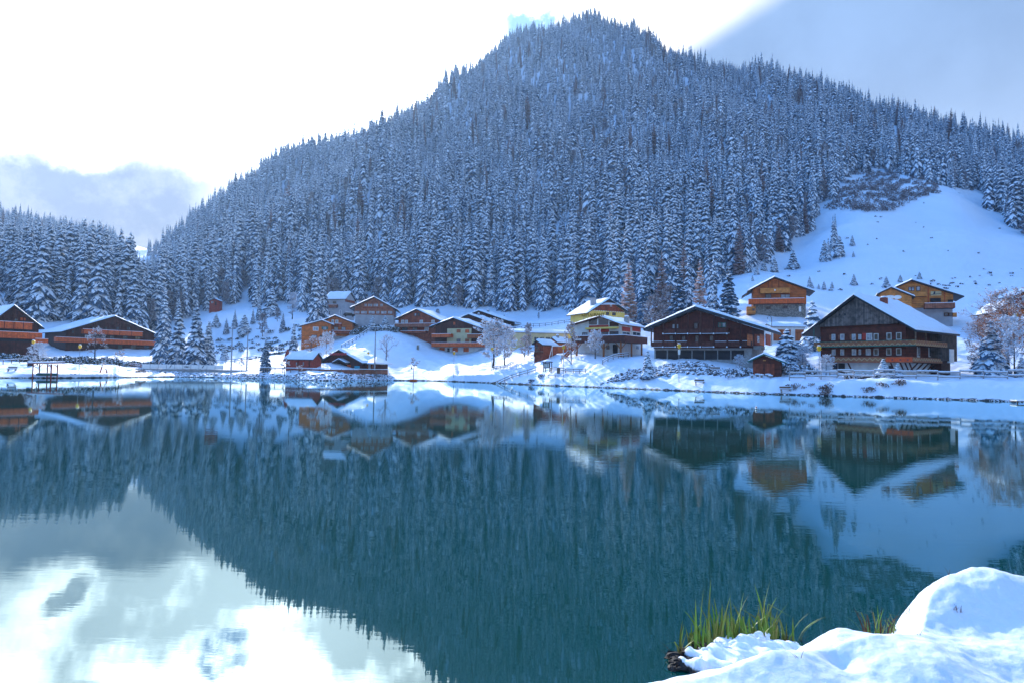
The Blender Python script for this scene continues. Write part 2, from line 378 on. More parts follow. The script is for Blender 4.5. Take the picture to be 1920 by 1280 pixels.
def ground(px, Y):
    """point of the ground in pixel column px at distance Y"""
    p = at(px, 680, Y); z = h1(p.x, Y); p = at(px, 680-(z-p.z)*1200/Y, Y)
    return Vector((p.x, Y, h1(p.x, Y)))
def hit(px, py, y0=60, y1=1200):
    """where the ray through a pixel meets the ground"""
    Y = np.arange(y0, y1, .5); d = ray(px, py); x = d.x/d.y*Y; z = CH+d.z/d.y*Y
    g = H(x, Y) >= z
    k = int(np.argmax(g)) if g.any() else len(Y)-1
    return Vector((x[k], Y[k], h1(x[k], Y[k])))

def snow_ground_mat():
    m = bpy.data.materials.new('snow_ground'); m.use_nodes = True; t = m.node_tree; b = NB(t); p = t.nodes['Principled BSDF']
    p.inputs['Roughness'].default_value = .6; p.inputs['Specular IOR Level'].default_value = .3
    tcn = b.n('ShaderNodeTexCoord').outputs['Object']
    g = b.n('ShaderNodeNewGeometry'); s = b.n('ShaderNodeSeparateXYZ'); t.links.new(g.outputs['Position'], s.inputs[0])
    n1 = b.noise(tcn, .8, 6, .65); n2 = b.noise(tcn, .09, 5, .6)
    c = b.mix(b.ss(n2, .3, .7), (.80, .86, .95), (.76, .83, .93))
    mud = b.ss(b.m('ADD', s.outputs[2], b.m('MULTIPLY', b.m('SUBTRACT', n1, .5), .9)), .30, .10)
    c = b.mix(mud, c, (.035, .028, .025)); t.links.new(c, p.inputs['Base Color'])
    bp = b.n('ShaderNodeBump'); bp.inputs['Distance'].default_value = .22; bp.inputs['Strength'].default_value = .8
    t.links.new(b.noise(tcn, .7, 8, .66), bp.inputs['Height']); t.links.new(bp.outputs[0], p.inputs['Normal'])
    return m
def grid_mesh(name, X, Y, Z, material, smooth=True):
    r, c = X.shape; me = bpy.data.meshes.new(name)
    V = np.stack([X, Y, Z], -1).reshape(-1, 3)
    i = np.arange(r*c).reshape(r, c); q = np.stack([i[:-1, :-1], i[:-1, 1:], i[1:, 1:], i[1:, :-1]], -1).reshape(-1, 4)
    me.vertices.add(len(V)); me.vertices.foreach_set('co', V.ravel())
    me.loops.add(q.size); me.loops.foreach_set('vertex_index', q.ravel().astype(np.int32))
    me.polygons.add(len(q)); me.polygons.foreach_set('loop_start', np.arange(0, q.size, 4, dtype=np.int32))
    me.update(calc_edges=True); me.polygons.foreach_set('use_smooth', [smooth]*len(q)); me.materials.append(material); me.validate()
    return link(name, me)
us = np.linspace(-1.65, 1.85, 1150)
tt = np.concatenate([np.linspace(0, 1, 250, endpoint=False), 1+np.linspace(0, 1, 230)**1.0])
shore = np.interp(us, UG, YK[1]); far_ = np.interp(us, UG, YK[-1])
YY = np.where(tt[:, None] < 1, shore-10+tt[:, None]*75, (shore+65)*(far_/(shore+65))**np.clip(tt[:, None]-1, 0, 1))
XX = us[None, :]*YY
SNOWG = snow_ground_mat()
kind(grid_mesh('hillside', XX, YY, H(XX.ravel(), YY.ravel()).reshape(XX.shape), SNOWG), 'structure')

# water
def water_mat():
    m = bpy.data.materials.new('lake_water'); m.use_nodes = True; t = m.node_tree; t.nodes.clear(); b = NB(t)
    o = b.n('ShaderNodeOutputMaterial'); tcn = b.n('ShaderNodeTexCoord').outputs['Object']
    mp = b.n('ShaderNodeMapping'); mp.inputs['Scale'].default_value = (.55, 1.9, 1); mp.inputs['Rotation'].default_value = (0, 0, .12); t.links.new(tcn, mp.inputs[0])
    w1 = b.noise(mp.outputs[0], .9, 3, .5); w2 = b.noise(mp.outputs[0], 3.2, 3, .55)
    patch = b.ss(b.noise(tcn, .035, 3, .5), .42, .62, .25, 1.0)
    sp_ = b.n('ShaderNodeSeparateXYZ'); t.links.new(tcn, sp_.inputs[0]); fall = b.ss(sp_.outputs[1], 10, 70, 1.0, .5)
    hgt = b.m('MULTIPLY', b.m('ADD', b.m('MULTIPLY', w1, .5), b.m('MULTIPLY', w2, .30)), b.m('MULTIPLY', patch, fall))
    bp = b.n('ShaderNodeBump'); bp.inputs['Distance'].default_value = .0065; bp.inputs['Strength'].default_value = 1; t.links.new(hgt, bp.inputs['Height'])
    gl = b.n('ShaderNodeBsdfGlossy'); gl.inputs['Roughness'].default_value = .018; gl.inputs['Color'].default_value = (.80, .98, 1, 1); t.links.new(bp.outputs[0], gl.inputs['Normal'])
    df = b.n('ShaderNodeBsdfDiffuse'); df.inputs['Color'].default_value = (.000, .044, .036, 1)
    fr = b.n('ShaderNodeFresnel'); fr.inputs['IOR'].default_value = 1.95; t.links.new(bp.outputs[0], fr.inputs['Normal'])
    mx = b.n('ShaderNodeMixShader'); t.links.new(fr.outputs[0], mx.inputs[0]); t.links.new(df.outputs[0], mx.inputs[1]); t.links.new(gl.outputs[0], mx.inputs[2])
    t.links.new(mx.outputs[0], o.inputs[0]); return m
X, Y_ = np.meshgrid(np.linspace(-420, 420, 60), np.linspace(-60, 260, 30))
kind(grid_mesh('water', X, Y_, X*0, water_mat()), 'structure')

# near bank under and beside the camera, deep soft snow
YSX = np.linspace(-60, 60, 2401)
YST = _smooth(np.interp(YSX, [-60, -6, -1, .45, .85, 1.2, 1.9, 2.4, 2.9, 3.3, 3.9, 4.5, 5.0, 5.6, 6.6, 8, 10, 14, 30, 60], [2, 3.2, 4.2, 5.6, 6.25, 6.5, 6.7, 6.9, 7.15, 7.35, 7.45, 7.75, 8.5, 8.95, 9.1, 9.2, 9.3, 9.5, 12, 14]), 4)
def bank(x, y):
    ys = np.interp(x, YSX, YST)
    e = ys-y
    edge = 1-np.exp(-np.clip(e, 0, 50)/.25); z = np.where(e > 0, .36*edge+.26*np.clip(e, 0, .7)-.24*np.clip(e-.7, 0, 2.4)+.25*np.clip(e-4, 0, 4), -np.clip(-e*1.5, 0, 1.6))
    def g(cx, cy, rx, ry, h): return h*np.exp(-((x-cx)/rx)**2-((y-cy)/ry)**2)
    q = np.clip(e/.35, 0, 1)
    z = z+q*(g(6.05, 8.15, .72, .62, .34)+g(5.4, 8.0, .4, .4, .10)+g(7.0, 8.3, .6, .5, .12)+g(3.55, 7.15, .42, .38, .20)+g(2.55, 6.3, .5, .3, .10)+g(4.1, 6.4, .55, .42, .12)
           +g(6.0, 6.9, 1.0, .45, .17)+g(5.0, 6.0, .7, .4, .10)+g(2.9, 5.6, .6, .35, .10)-g(3.3, 6.45, .16, .16, .10)-g(4.9, 7.35, .6, .3, .10))
    z = z+q*(fbm(x*3.3, y*3.3, 1e9)*.018+fbm(x*8, y*8, 12, 1)*.085+fbm(x*24, y*24, 12, 1)*.022)
    # low tussock of roots with snow on it, where the reeds stand
    a = (x-2.78)*.97+(y-7.42)*.24; b = -(x-2.78)*.24+(y-7.42)*.97; el = 1-(a/.82)**2-(b/.40)**2+.35*np.sin(a*13+1)*np.sin(b*17)+.25*np.sin(a*31+b*9)
    zp = .20*np.sqrt(np.clip(el, 0, 1))+fbm(x*17, y*17, 1e9, 2)*.022*np.clip(el*3, 0, 1)+.06*np.clip(np.sin(a*11+2*np.sin(b*9))*np.sin(b*13+a*5), 0, 1)+fbm(x*9, y*9, 12, 1)*.06*np.clip(el*3, 0, 1)
    z = np.where(el > 0, np.maximum(z, zp-.01), z)
    return z
X, Y_ = np.meshgrid(np.concatenate([np.linspace(-60, -1, 40, endpoint=False), np.linspace(-1, 9, 520, endpoint=False), np.linspace(9, 60, 40)]), np.concatenate([np.linspace(-20, 3.5, 30, endpoint=False), np.linspace(3.5, 12, 460), np.linspace(12.2, 20, 12)]))
def soft_snow():
    m = bpy.data.materials.new('soft_snow'); m.use_nodes = True; t = m.node_tree; b = NB(t); p = t.nodes['Principled BSDF']
    p.inputs['Roughness'].default_value = .55
    p.inputs['Subsurface Weight'].default_value = .25; p.inputs['Subsurface Radius'].default_value = (.03, .05, .08); p.inputs['Subsurface Scale'].default_value = 1
    tcn = b.n('ShaderNodeTexCoord').outputs['Object']; bp = b.n('ShaderNodeBump'); bp.inputs['Distance'].default_value = .02
    g = b.n('ShaderNodeNewGeometry'); s = b.n('ShaderNodeSeparateXYZ'); t.links.new(g.outputs['Position'], s.inputs[0])
    mud = b.ss(b.m('ADD', s.outputs[2], b.m('MULTIPLY', b.m('SUBTRACT', b.noise(tcn, 9, 4, .6), .5), .10)), .085, .05); t.links.new(b.mix(mud, (.82, .87, .95), (.035, .025, .02)), p.inputs['Base Color'])
    t.links.new(b.m('ADD', b.noise(tcn, 5, 6, .6), b.m('ADD', b.m('MULTIPLY', b.noise(tcn, 190, 3, .6), .10), b.m('MULTIPLY', b.noise(tcn, 28, 5, .65), .3))), bp.inputs['Height']); t.links.new(bp.outputs[0], p.inputs['Normal']); return m
SOFT = soft_snow()
kind(grid_mesh('snowy_bank', X, Y_, bank(X, Y_), SOFT), 'structure')
# ------------------------------------------------------------------ trees
def conifer(seed, h=24.0, R=3.6, whorls=26, nb=9, segs=4, snow=.8, sparse=0.0, droop=.5, power=.85, side=0, thick=.22, gap=.06, cover=1.0):
    """spruce crown: whorls of drooping branches, each a dark needled spray with a lumpy pad of snow on it"""
    rg = random.Random(seed); mb = MB(); V = mb.v; Fc = mb.f; M = mb.mi
    z0 = h*gap
    lean = rg.uniform(0, 6.28)
    def strip(ax, az, cx, cy, cz, L, wmax, lift, rise, dr, m, taper, roof, sg):
        k = len(V); ca, sa = math.cos(az), math.sin(az)
        for i in range(sg+1):
            s = i/sg; r = L*s
            z = cz+rise*L*s-dr*L*s*s+lift
            wf = (math.sin(math.pi*min(1, s*.86+.13))**.7)*(1-taper*s); w = wmax*wf*rg.uniform(.72, 1.25)
            if i == sg: w *= .25
            jr = rg.uniform(-.05, .05)*L
            x = cx+ca*r-sa*jr; y = cy+sa*r+ca*jr
            e = roof*w
            V.append((x-sa*w, y+ca*w, z-e*rg.uniform(.7, 1.5))); V.append((x, y, z+rg.uniform(-.02, .05))); V.append((x+sa*w, y-ca*w, z-e*rg.uniform(.7, 1.5)))
        for i in range(sg):
            a = k+3*i
            Fc.append((a, a+1, a+4, a+3)); Fc.append((a+1, a+2, a+5, a+4)); M.append(m); M.append(m)
    for wi in range(whorls):
        t = (wi+rg.uniform(-.3, .3))/whorls; t = min(max(t, 0), .995)
        z = z0+(h*.985-z0)*t; r = R*(1-t)**power*(1 if t > .08 else .82)+.12
        n = max(4, int(round(nb*(1-.45*t)))); a0 = rg.uniform(0, 6.28)
        for b in range(n):
            if rg.random() < sparse: continue
            az = a0+6.283*b/n+rg.uniform(-.25, .25); L = r*rg.uniform(.70, 1.18)
            wd = min(L*.34, 6.283*L/n*.42)+.10; rise = rg.uniform(.0, .2)+.35*t; dr = droop*rg.uniform(.75, 1.3)+.1
            zz = z+rg.uniform(-.55, .55)*h/whorls
            strip(0, az, 0, 0, zz, L*1.04, wd*1.12, 0, rise, dr, 0, .35, 1.0, segs)
            if rg.random() < snow:
                strip(0, az+rg.uniform(-.06, .06), 0, 0, zz+thick, L*rg.uniform(.90, 1.06), wd*rg.uniform(.88, 1.2)*cover, 0, rise, dr, 1, .25, .62, segs)
            if side:
                for q in range(side):
                    s = rg.uniform(.35, .8); sa_ = az+rg.choice((-1, 1))*rg.uniform(.5, .9)
                    cx, cy, cz = L*s*math.cos(az), L*s*math.sin(az), zz+rise*L*s-dr*L*s*s
                    l2 = L*(1-s)*rg.uniform(.7, 1.0)+.2
                    strip(0, sa_, cx, cy, cz, l2, wd*.42, 0, 0, dr*.8, 0, .3, .8, 2)
                    if rg.random() < snow*.9: strip(0, sa_, cx, cy, cz+thick*.7, l2*.92, wd*.38*cover, 0, 0, dr*.8, 1, .3, .6, 2)
    # leading shoot
    mb.tube([(0, 0, h*.93), (0, 0, h*1.0)], [.12, .03], 4, 1 if snow > .4 else 0)
    return mb
def trunkmesh(h, r, seed=0):
    rg = random.Random(seed)
    return MB().tube([(0, 0, -1.2), (0, 0, h*.1), (rg.uniform(-.05, .05), 0, h*.5), (0, 0, h*.95)], [r*1.25, r, r*.6, r*.12], 7).mesh('trunk', BARK, True)
FIR_HI = [conifer(11+i, 24, 3.2+.3*(i % 3), 25, 9, 4, .92-.05*i, .08, .95+.12*(i % 2), .88, 3, .28).mesh('crown', [NEEDLE, CSNOW]) for i in range(4)]
FIR_MID = [conifer(31+i, 24, 2.5+.25*(i % 4), 20, 8, 3, (.97, .82, 1.0, .72, .93)[i], .08, 1.05+.15*(i % 3), (.95, 1.05, .85, .95, 1.1)[i], 0, .34).mesh('crown', [NEEDLE, CSNOW]) for i in range(5)]
TRK = [trunkmesh(24, .32, i) for i in range(2)]; TRK10 = trunkmesh(10, .18, 5)
LARCH_ME = [conifer(51+i, 24, 3.4, 26, 8, 4, .85, .12, .30, .8, 2, .12).mesh('crown', [LARCH, CSNOW]) for i in range(2)]
LARCHD_ME = conifer(57, 24, 2.9, 34, 8, 4, .30, .25, .28, .8, 2, .10).mesh('crown', [LARCHD, TWIG])
PINE_ME = conifer(61, 10, 2.9, 17, 8, 4, 1.0, .10, .75, .72, 3, .26, .03, 1.25).mesh('crown', [NEEDLE, CSNOW])
PINE2_ME = conifer(62, 10, 2.6, 16, 8, 4, 1.0, .0, .8, .8, 3, .35, .03, 1.6).mesh('crown', [NEEDLE, CSNOW])
DARK_ME = conifer(63, 24, 4.6, 27, 10, 4, .42, .05, .5, .78, 3, .20).mesh('crown', [NEEDLE, CSNOW])

def broadleaf(seed, h, spread, forks=(6, 5, 4, 3), trunk=.28, r0=.16, leafy=2, up=.55, size=.16, snowy=.7, limbs_to=1.0):
    """leafless tree: trunk mesh and a crown of limbs, twigs and what clings to them"""
    rg = random.Random(seed); T = MB(); C = MB()
    T.tube([(0, 0, -.6), (0, 0, h*trunk*.5), (rg.uniform(-.1, .1), rg.uniform(-.1, .1), h*trunk), (rg.uniform(-.15, .15), 0, h*.62), (0, 0, h*.86)], [r0*1.3, r0, r0*.85, r0*.45, r0*.12], 6, 0)
    def grow(p, d, L, r, lev):
        mid = p+d*L*.5+Vector((rg.uniform(-1, 1), rg.uniform(-1, 1), rg.uniform(-.3, .6)))*L*.08
        end = p+d*L+Vector((0, 0, L*.06))
        C.tube([p, mid, end], [r, r*.72, r*.4], 3 if lev > 0 else 4, 0, False)
        if lev >= len(forks)-leafy:
            for _ in range(5 if lev == len(forks)-1 else 2):
                c = p+(end-p)*rg.random()+Vector((rg.gauss(0, .1), rg.gauss(0, .1), rg.gauss(0, .1)))*size*3
                s = size*rg.uniform(.5, 1.3); a = rg.uniform(0, 6.28); m = 1 if rg.random() < snowy else 2
                u = Vector((math.cos(a), math.sin(a), rg.uniform(-.5, .5)))*s; v = Vector((-math.sin(a)*.5, math.cos(a)*.5, rg.uniform(-.7, .7)))*s
                C.add([c-u, c-v, c+u, c+v], [(0, 1, 2, 3)], m)
        if lev+1 < len(forks):
            for k in range(forks[lev+1]):
                s = rg.uniform(.3, 1.0); q = p+(end-p)*s
                a = rg.uniform(0, 6.28); o = d.orthogonal().normalized(); o.rotate(Matrix.Rotation(a, 3, d))
                nd = (d*.75+o*rg.uniform(.45, .95)+Vector((0, 0, .12))).normalized()
                grow(q, nd, L*rg.uniform(.45, .68), r*.5, lev+1)
    n0 = forks[0]
    for k in range(n0*2):
        s = trunk+(.84-trunk)*(k/(n0*2-1)); a = k*2.4+rg.uniform(-.3, .3)
        t = (s-trunk)/(.84-trunk); L = spread*(math.sin(math.pi*(.22+.68*t))**.8)*rg.uniform(.8, 1.1)
        d = Vector((math.cos(a), math.sin(a), up+.9*t)).normalized()
        grow(Vector((0, 0, h*s)), d, L*.62, r0*.42*(1-.5*t), 0)
    return T.mesh('trunk', BARK, True), C
BL = {}
def bl(key, mats, *a, **k):
    T, C = broadleaf(*a, **k); BL[key] = (T, C.mesh('crown', mats))
bl('frosted', [TWIG, SNOW, TWIG], 3, 9, 4.0, (8, 5, 4, 3), size=.13, trunk=.15)
bl('leafy', [TWIG, SNOW, RUST], 4, 10, 4.6, (8, 5, 5, 3), size=.17, snowy=.86, r0=.2, trunk=.16)
bl('rusty', [TWIGD, SNOW, RUST], 6, 9, 3.6, (8, 5, 4, 3), size=.14, snowy=.55, trunk=.14)
bl('bigrusty', [TWIGD, SNOW, RUST], 16, 15, 6.4, (11, 6, 5, 3), size=.11, snowy=.5, trunk=.10, r0=.26, up=.35)
bl('bare', [TWIGD, TWIG, SNOW], 7, 7, 3.2, (5, 4, 3, 3), size=.08, leafy=1)
bl('sapling', [TWIGD, SNOW, RUST], 8, 3.4, 1.3, (4, 3, 3), size=.10, trunk=.45, r0=.05, snowy=.5)
bl('tallfrost', [TWIG, SNOW, TWIG], 9, 16, 5.0, (8, 5, 4, 3), size=.22, r0=.25, up=1.1, trunk=.14)
bl('purple', [TWIGD, TWIG, TWIGD], 10, 14, 4.2, (9, 5, 4, 3), size=.2, r0=.2, up=.9, trunk=.08)

def tree(name, crown, trunk, loc, s, rz, label, cat, group=None, wide=1.0):
    o = empty(name, loc, rz); o.scale = (s*wide, s*wide, s)
    link('trunk', trunk, o); link('crown', crown, o)
    return tag(o, label, cat, group)
def size_for(px, py0, py1, Y):      # metres between two pixel rows at distance Y
    return at(px, py0, Y).z-at(px, py1, Y).z
def fir_at(px, ptop, pbase, Y, label, me, h0=24.0, name='snowy_fir', cat='fir tree', group=None, wide=1.0, trk=None, rz=None):
    g = ground(px, Y); s = (at(px, ptop, Y).z-g.z)/h0
    return tree(name, me, trk or (TRK[0] if h0 > 12 else TRK10), g, s, rz if rz is not None else (px*1.7) % 6.28, label, cat, group, wide)
def bl_at(px, ptop, Y, key, h0, label, name='bare_tree', cat='tree', group=None, wide=1.0):
    g = ground(px, Y); s = (at(px, ptop, Y).z-g.z)/h0
    return tree(name, BL[key][1], BL[key][0], g, s, (px*1.3) % 6.28, label, cat, group, wide)

# single trees ---------------------------------------------------------------
fir_at(590, 482, 612, 238, 'very tall snowy fir standing beside the pale grey house', FIR_HI[0])
fir_at(605, 505, 612, 242, 'tall snowy fir right against the pale grey house, half hidden by its taller neighbour', FIR_HI[2], wide=.9)
fir_at(549, 603, 660, 176, 'short bushy snow-laden fir above the small sauna hut', FIR_HI[1], wide=1.25)
fir_at(497, 634, 690, 168, 'greenish fir with thin snow beside the small sauna hut at the shore', DARK_ME, wide=1.1)
fir_at(1178, 487, 592, 205, 'big larch with a pinkish top behind the yellow restaurant', LARCH_ME[0], wide=1.25, name='snowy_larch', cat='larch')
fir_at(1312, 486, 580, 175, 'pinkish orange larch behind the brown garage chalet', LARCH_ME[1], wide=1.05, name='snowy_larch', cat='larch')
fir_at(1282, 452, 560, 215, 'tall bare pinkish larch in the forest edge above the brown garage chalet', LARCHD_ME, name='bare_larch', cat='larch')
fir_at(1337, 480, 586, 170, 'white slender fir behind the ridge of the brown garage chalet', FIR_HI[3], wide=.95)
fir_at(1366, 500, 592, 166, 'dark broad fir behind the ridge of the brown garage chalet', DARK_ME, wide=1.2)
fir_at(1272, 490, 590, 185, 'dark snow-tufted fir just left of the pinkish orange larch', DARK_ME, wide=.95)
fir_at(1290, 478, 590, 192, 'tall snow-tufted fir touching the pinkish orange larch', FIR_HI[1], wide=.9)
fir_at(1208, 500, 592, 200, 'dark narrow fir beside the big pinkish larch behind the yellow restaurant', DARK_ME, wide=.8)
fir_at(1240, 470, 590, 205, 'bare greyish larch in the dip behind the restaurant', LARCHD_ME, name='bare_larch', cat='larch', wide=1.2)
fir_at(1524, 563, 620, 138, 'snow-heavy pine standing by the garages left of the old farmhouse', PINE_ME, 10, 'snowy_pine', 'pine tree', wide=.95)
fir_at(1475, 616, 680, 122, 'snow-heavy pine behind the small green-edged hut', PINE_ME, 10, 'snowy_pine', 'pine tree', wide=1.5)
fir_at(1496, 640, 690, 121, 'low rounded pine bowed with snow between green-edged hut and old farmhouse', PINE_ME, 10, 'snowy_pine', 'pine tree', wide=1.6)
fir_at(1656, 672, 704, 103.9, 'small white snow-smothered fir in front of the old farmhouse, the larger of two', PINE2_ME, 10, 'young_fir', 'fir tree', wide=1.9)
fir_at(1683, 680, 704, 103.5, 'small white snow-smothered fir in front of the old farmhouse, the slimmer of two', PINE2_ME, 10, 'young_fir', 'fir tree', wide=1.6)
fir_at(1214, 655, 675, 124, 'tiny snowy fir at the top of the boulder bank beside the brown garage chalet', PINE2_ME, 10, 'young_fir', 'fir tree')
fir_at(1858, 600, 702, 108, 'dark spreading fir at the foot of the huge rusty larch', PINE_ME, 10, 'snowy_pine', 'pine tree', wide=1.05)
fir_at(1916, 668, 706, 106, 'low dark fir at the edge of the picture beside the thin-stemmed larch', PINE_ME, 10, 'young_fir', 'fir tree', wide=1.3)
fir_at(698, 592, 612, 214, 'small snowy fir in front of the chalet with the long window band', PINE_ME, 10, 'young_fir', 'fir tree', wide=1.3)
fir_at(722, 592, 612, 213, 'small wide snowy fir between two brown chalets', PINE_ME, 10, 'young_fir', 'fir tree', wide=1.5)
fir_at(421, 644, 655, 215, 'tiny lone fir on the empty snow slope behind the floodlight masts', PINE_ME, 10, 'young_fir', 'fir tree')
fir_at(365, 562, 682, 186, 'large drooping fir standing alone in front, by the banner fence', FIR_HI[2], wide=1.25)
fir_at(332, 560, 680, 192, 'large drooping fir behind the banner fence, second from its open end', FIR_HI[0], wide=1.2)
fir_at(305, 540, 672, 202, 'tall snowy fir right beside the wide brown chalet', FIR_HI[3], wide=1.15)
fir_at(388, 600, 680, 190, 'lower bushy fir at the edge of the group by the banner fence', FIR_HI[1], wide=1.4)

for i, (px, pt, pb, Y, w, l) in enumerate([(405, 588, 640, 262, 1.2, 'bushy fir on the slope below the red hut'), (424, 596, 642, 258, 1.4, 'wide low fir below the red hut, second of a loose row'), (440, 580, 636, 262, 1.1, 'tallest fir of the loose row below the snow shelf'), (458, 590, 640, 258, 1.3, 'snowy fir in the middle of the loose row below the snow shelf'), (474, 578, 630, 264, 1.2, 'snowy fir near the end of the loose row below the snow shelf'),
        (486, 558, 622, 268, 1.1, 'slim fir rising beside the greyish bare tree'), (508, 540, 612, 274, 1.1, 'snow-dusted fir standing above the clipped hedge'), (530, 585, 630, 250, 1.3, 'low round fir left of the orange twin-gabled chalet'), (392, 600, 650, 240, 1.1, 'fir at the foot of the shelf beside the drooping firs')]):
    fir_at(px, pt, pb, Y, l, FIR_HI[i % 4] if i % 3 else PINE_ME, 24 if i % 3 else 10, wide=w*1.1, group='firs on the slope under the snow shelf')
bl_at(925, 602, 166, 'leafy', 10, 'large white tree thick with snow-caught leaves in front of the stepped chalets', 'snowy_tree', wide=1.25)
bl_at(946, 614, 170, 'leafy', 10, 'snow-whitened tree with rusty leaves standing behind the large white one', 'snowy_tree', wide=1.0)
bl_at(984, 627, 166, 'rusty', 9, 'slender twin-stemmed tree with sparse rusty leaves near the small log huts', 'rusty_tree', wide=.8)
bl_at(990, 602, 172, 'purple', 14, 'tall thin purplish tree behind the small log huts', wide=.7)
bl_at(1116, 620, 142, 'leafy', 10, 'round white snow-covered tree in front of the restaurant terrace', 'snowy_tree', wide=.95)
bl_at(1071, 600, 143, 'rusty', 9, 'thin tree with reddish top at the end of the restaurant terrace', 'rusty_tree', wide=.55)
bl_at(611, 622, 176, 'frosted', 9, 'frosted white tree behind the lakeside snack bar', 'snowy_tree', wide=.95)
bl_at(724, 627, 178, 'bare', 7, 'lone bare tree on the sunlit snow slope', wide=.85)
bl_at(583, 630, 185, 'bare', 7, 'bare shrubby tree below the orange twin-gabled chalet', wide=1.2)
bl_at(775, 671, 166, 'sapling', 3.4, 'small round-headed tree growing in the wooden planter box', 'potted_tree')
bl_at(548, 545, 262, 'tallfrost', 16, 'broad pale frosted tree beside the very tall fir and pale grey house', 'frosted_tree', wide=1.1)
bl_at(520, 575, 262, 'purple', 14, 'small purplish bare tree below the pale frosted tree', wide=1.1)
bl_at(492, 585, 252, 'purple', 14, 'greyish bare tree on the slope behind the floodlight masts', wide=1.0)
bl_at(1890, 540, 112, 'bigrusty', 15, 'huge rusty tree full of snow at the edge of the old farmhouse garden', 'rusty_tree', wide=1.25)
bl_at(1852, 590, 109, 'bigrusty', 15, 'broad rusty branches reaching over the slope beside the old farmhouse', 'rusty_tree', wide=1.25)
bl_at(1903, 592, 104, 'frosted', 9, 'thin-stemmed grey frosted tree close behind the wooden fence', 'frosted_tree', wide=.8)
bl_at(70, 642, 150, 'frosted', 9, 'round frosted tree behind the open boat shelter', 'frosted_tree', wide=1.3)
bl_at(177, 613, 168, 'bare', 7, 'tall bare tree in front of the wide brown chalet balconies', wide=.8)
bl_at(223, 655, 152, 'sapling', 3.4, 'small round-headed bare tree on the playground lawn', wide=1.1)
bl_at(453, 672, 166, 'sapling', 3.4, 'thin sapling on the stone spit by the floodlight masts', wide=.9)
bl_at(533, 672, 158, 'sapling', 3.4, 'reddish bare bush tree at the end of the sauna hut', wide=1.2)
bl_at(561, 684, 156, 'sapling', 3.4, 'low frosted bush tree in front of the sauna hut', wide=1.8)
bl_at(1505, 648, 118, 'frosted', 9, 'frosted bushy tree beside the gable of the old farmhouse', 'frosted_tree', wide=1.1)
bl_at(1549, 664, 106, 'frosted', 9, 'small frosted tree beside the street lamp at the old farmhouse', 'frosted_tree', wide=1.2)
bl_at(1387, 664, 117, 'frosted', 9, 'leaning snow-loaded bush tree left of the green-edged hut', 'frosted_tree', wide=1.1)
bl_at(1260, 530, 190, 'purple', 14, 'grey leafless tree in the hollow behind the brown garage chalet', wide=1.3)
bl_at(1228, 548, 180, 'purple', 14, 'low grey leafless tree behind the restaurant roof', wide=1.3)
for i, (px, pt, Y, key, w) in enumerate([(660, 585, 262, 'purple', 1.2), (740, 575, 268, 'purple', 1.1), (820, 578, 262, 'purple', 1.0), (470, 590, 300, 'purple', 1.0), (945, 590, 250, 'purple', .9), (1010, 585, 248, 'purple', .8)]):
    where = ('above the orange twin-gabled chalet', 'above the chalet with the long window band', 'behind the stepped brown chalets', 'beside the snow shelf with the red hut', 'right of the stepped brown chalets', 'above the long cream building')[i]
    bl_at(px, pt, Y, key, 14, 'low grey leafless tree at the forest foot '+where, wide=w, group='leafless trees along the forest foot')

# the forest -----------------------------------------------------------------
def inpoly(x, y, poly):
    c = np.zeros(x.shape, bool); n = len(poly)
    for i in range(n):
        x0, y0 = poly[i]; x1, y1 = poly[i-1]
        k = ((y0 > y) != (y1 > y)) & (x < (x1-x0)*(y-y0)/((y1-y0) or 1e-9)+x0); c ^= k
    return c
# open ground, measured in the photograph as seen from the camera and laid on the slope itself
OPEN = [
 [(1340, 640), (1340, 548), (1388, 525), (1440, 508), (1492, 497), (1535, 462), (1548, 420), (1552, 385), (1575, 362), (1600, 330), (1640, 318), (1690, 330), (1760, 352), (1850, 362), (1850, 398), (1890, 432), (1925, 452), (2100, 505), (2400, 560), (2400, 760), (1340, 760)],
 [(1655, 250), (1670, 228), (1692, 262), (1700, 285), (1672, 280)],
 [(395, 580), (560, 571), (560, 612), (600, 640), (395, 680), (380, 620)],
 [(452, 572), (460, 530), (470, 530), (474, 572)],
 [(0, 602), (-60, 560), (0, 548), (28, 560), (35, 600)],
 [(560, 612), (590, 584), (660, 574), (1100, 585), (1100, 720), (560, 720)],
 [(1113, 580), (1118, 555), (1140, 555), (1138, 590)],
 [(1228, 590), (1240, 560), (1262, 560), (1260, 600)],
]
rs = np.random.RandomState(3)
pts = []
Yv = 180.0
while Yv < 1150:
    sp = 5.8+Yv*.0010
    xs = np.arange(-1.12*Yv, 1.2*Yv, sp); xs = xs+rs.uniform(-.62, .62, len(xs))*sp; ys = Yv+rs.uniform(-.6, .6, len(xs))*sp
    pts.append(np.stack([xs, ys], 1)); Yv += sp*.92
P_ = np.concatenate(pts); u_ = P_[:, 0]/P_[:, 1]
foot = np.interp(u_, UG, YK[7]); ridge = np.interp(u_, UG, YK[9])
z_ = H(P_[:, 0], P_[:, 1]); gx, gy = topx(P_[:, 0], P_[:, 1], z_)
keep = (P_[:, 1] > foot) & (P_[:, 1] < ridge+45)
for poly in OPEN: keep &= ~inpoly(gx, gy, poly)
keep &= ~((np.abs(gx-205) < 62) & (gy > 438) & (gy < 462) & (P_[:, 1] > 560) & (np.abs(gy-(452+(gx-205)*.16)) < 3))
keep &= ~((gx > 222) & (gx < 276) & (P_[:, 1] > 455)); keep &= rs.rand(len(keep)) < .97
P_, z_, gx, gy = P_[keep], z_[keep], gx[keep], gy[keep]
hh = np.clip(rs.normal(1.0, .26, len(P_)), .40, 1.55)*np.interp(P_[:, 1], [200, 420, 1000], [26, 23.5, 17.5])
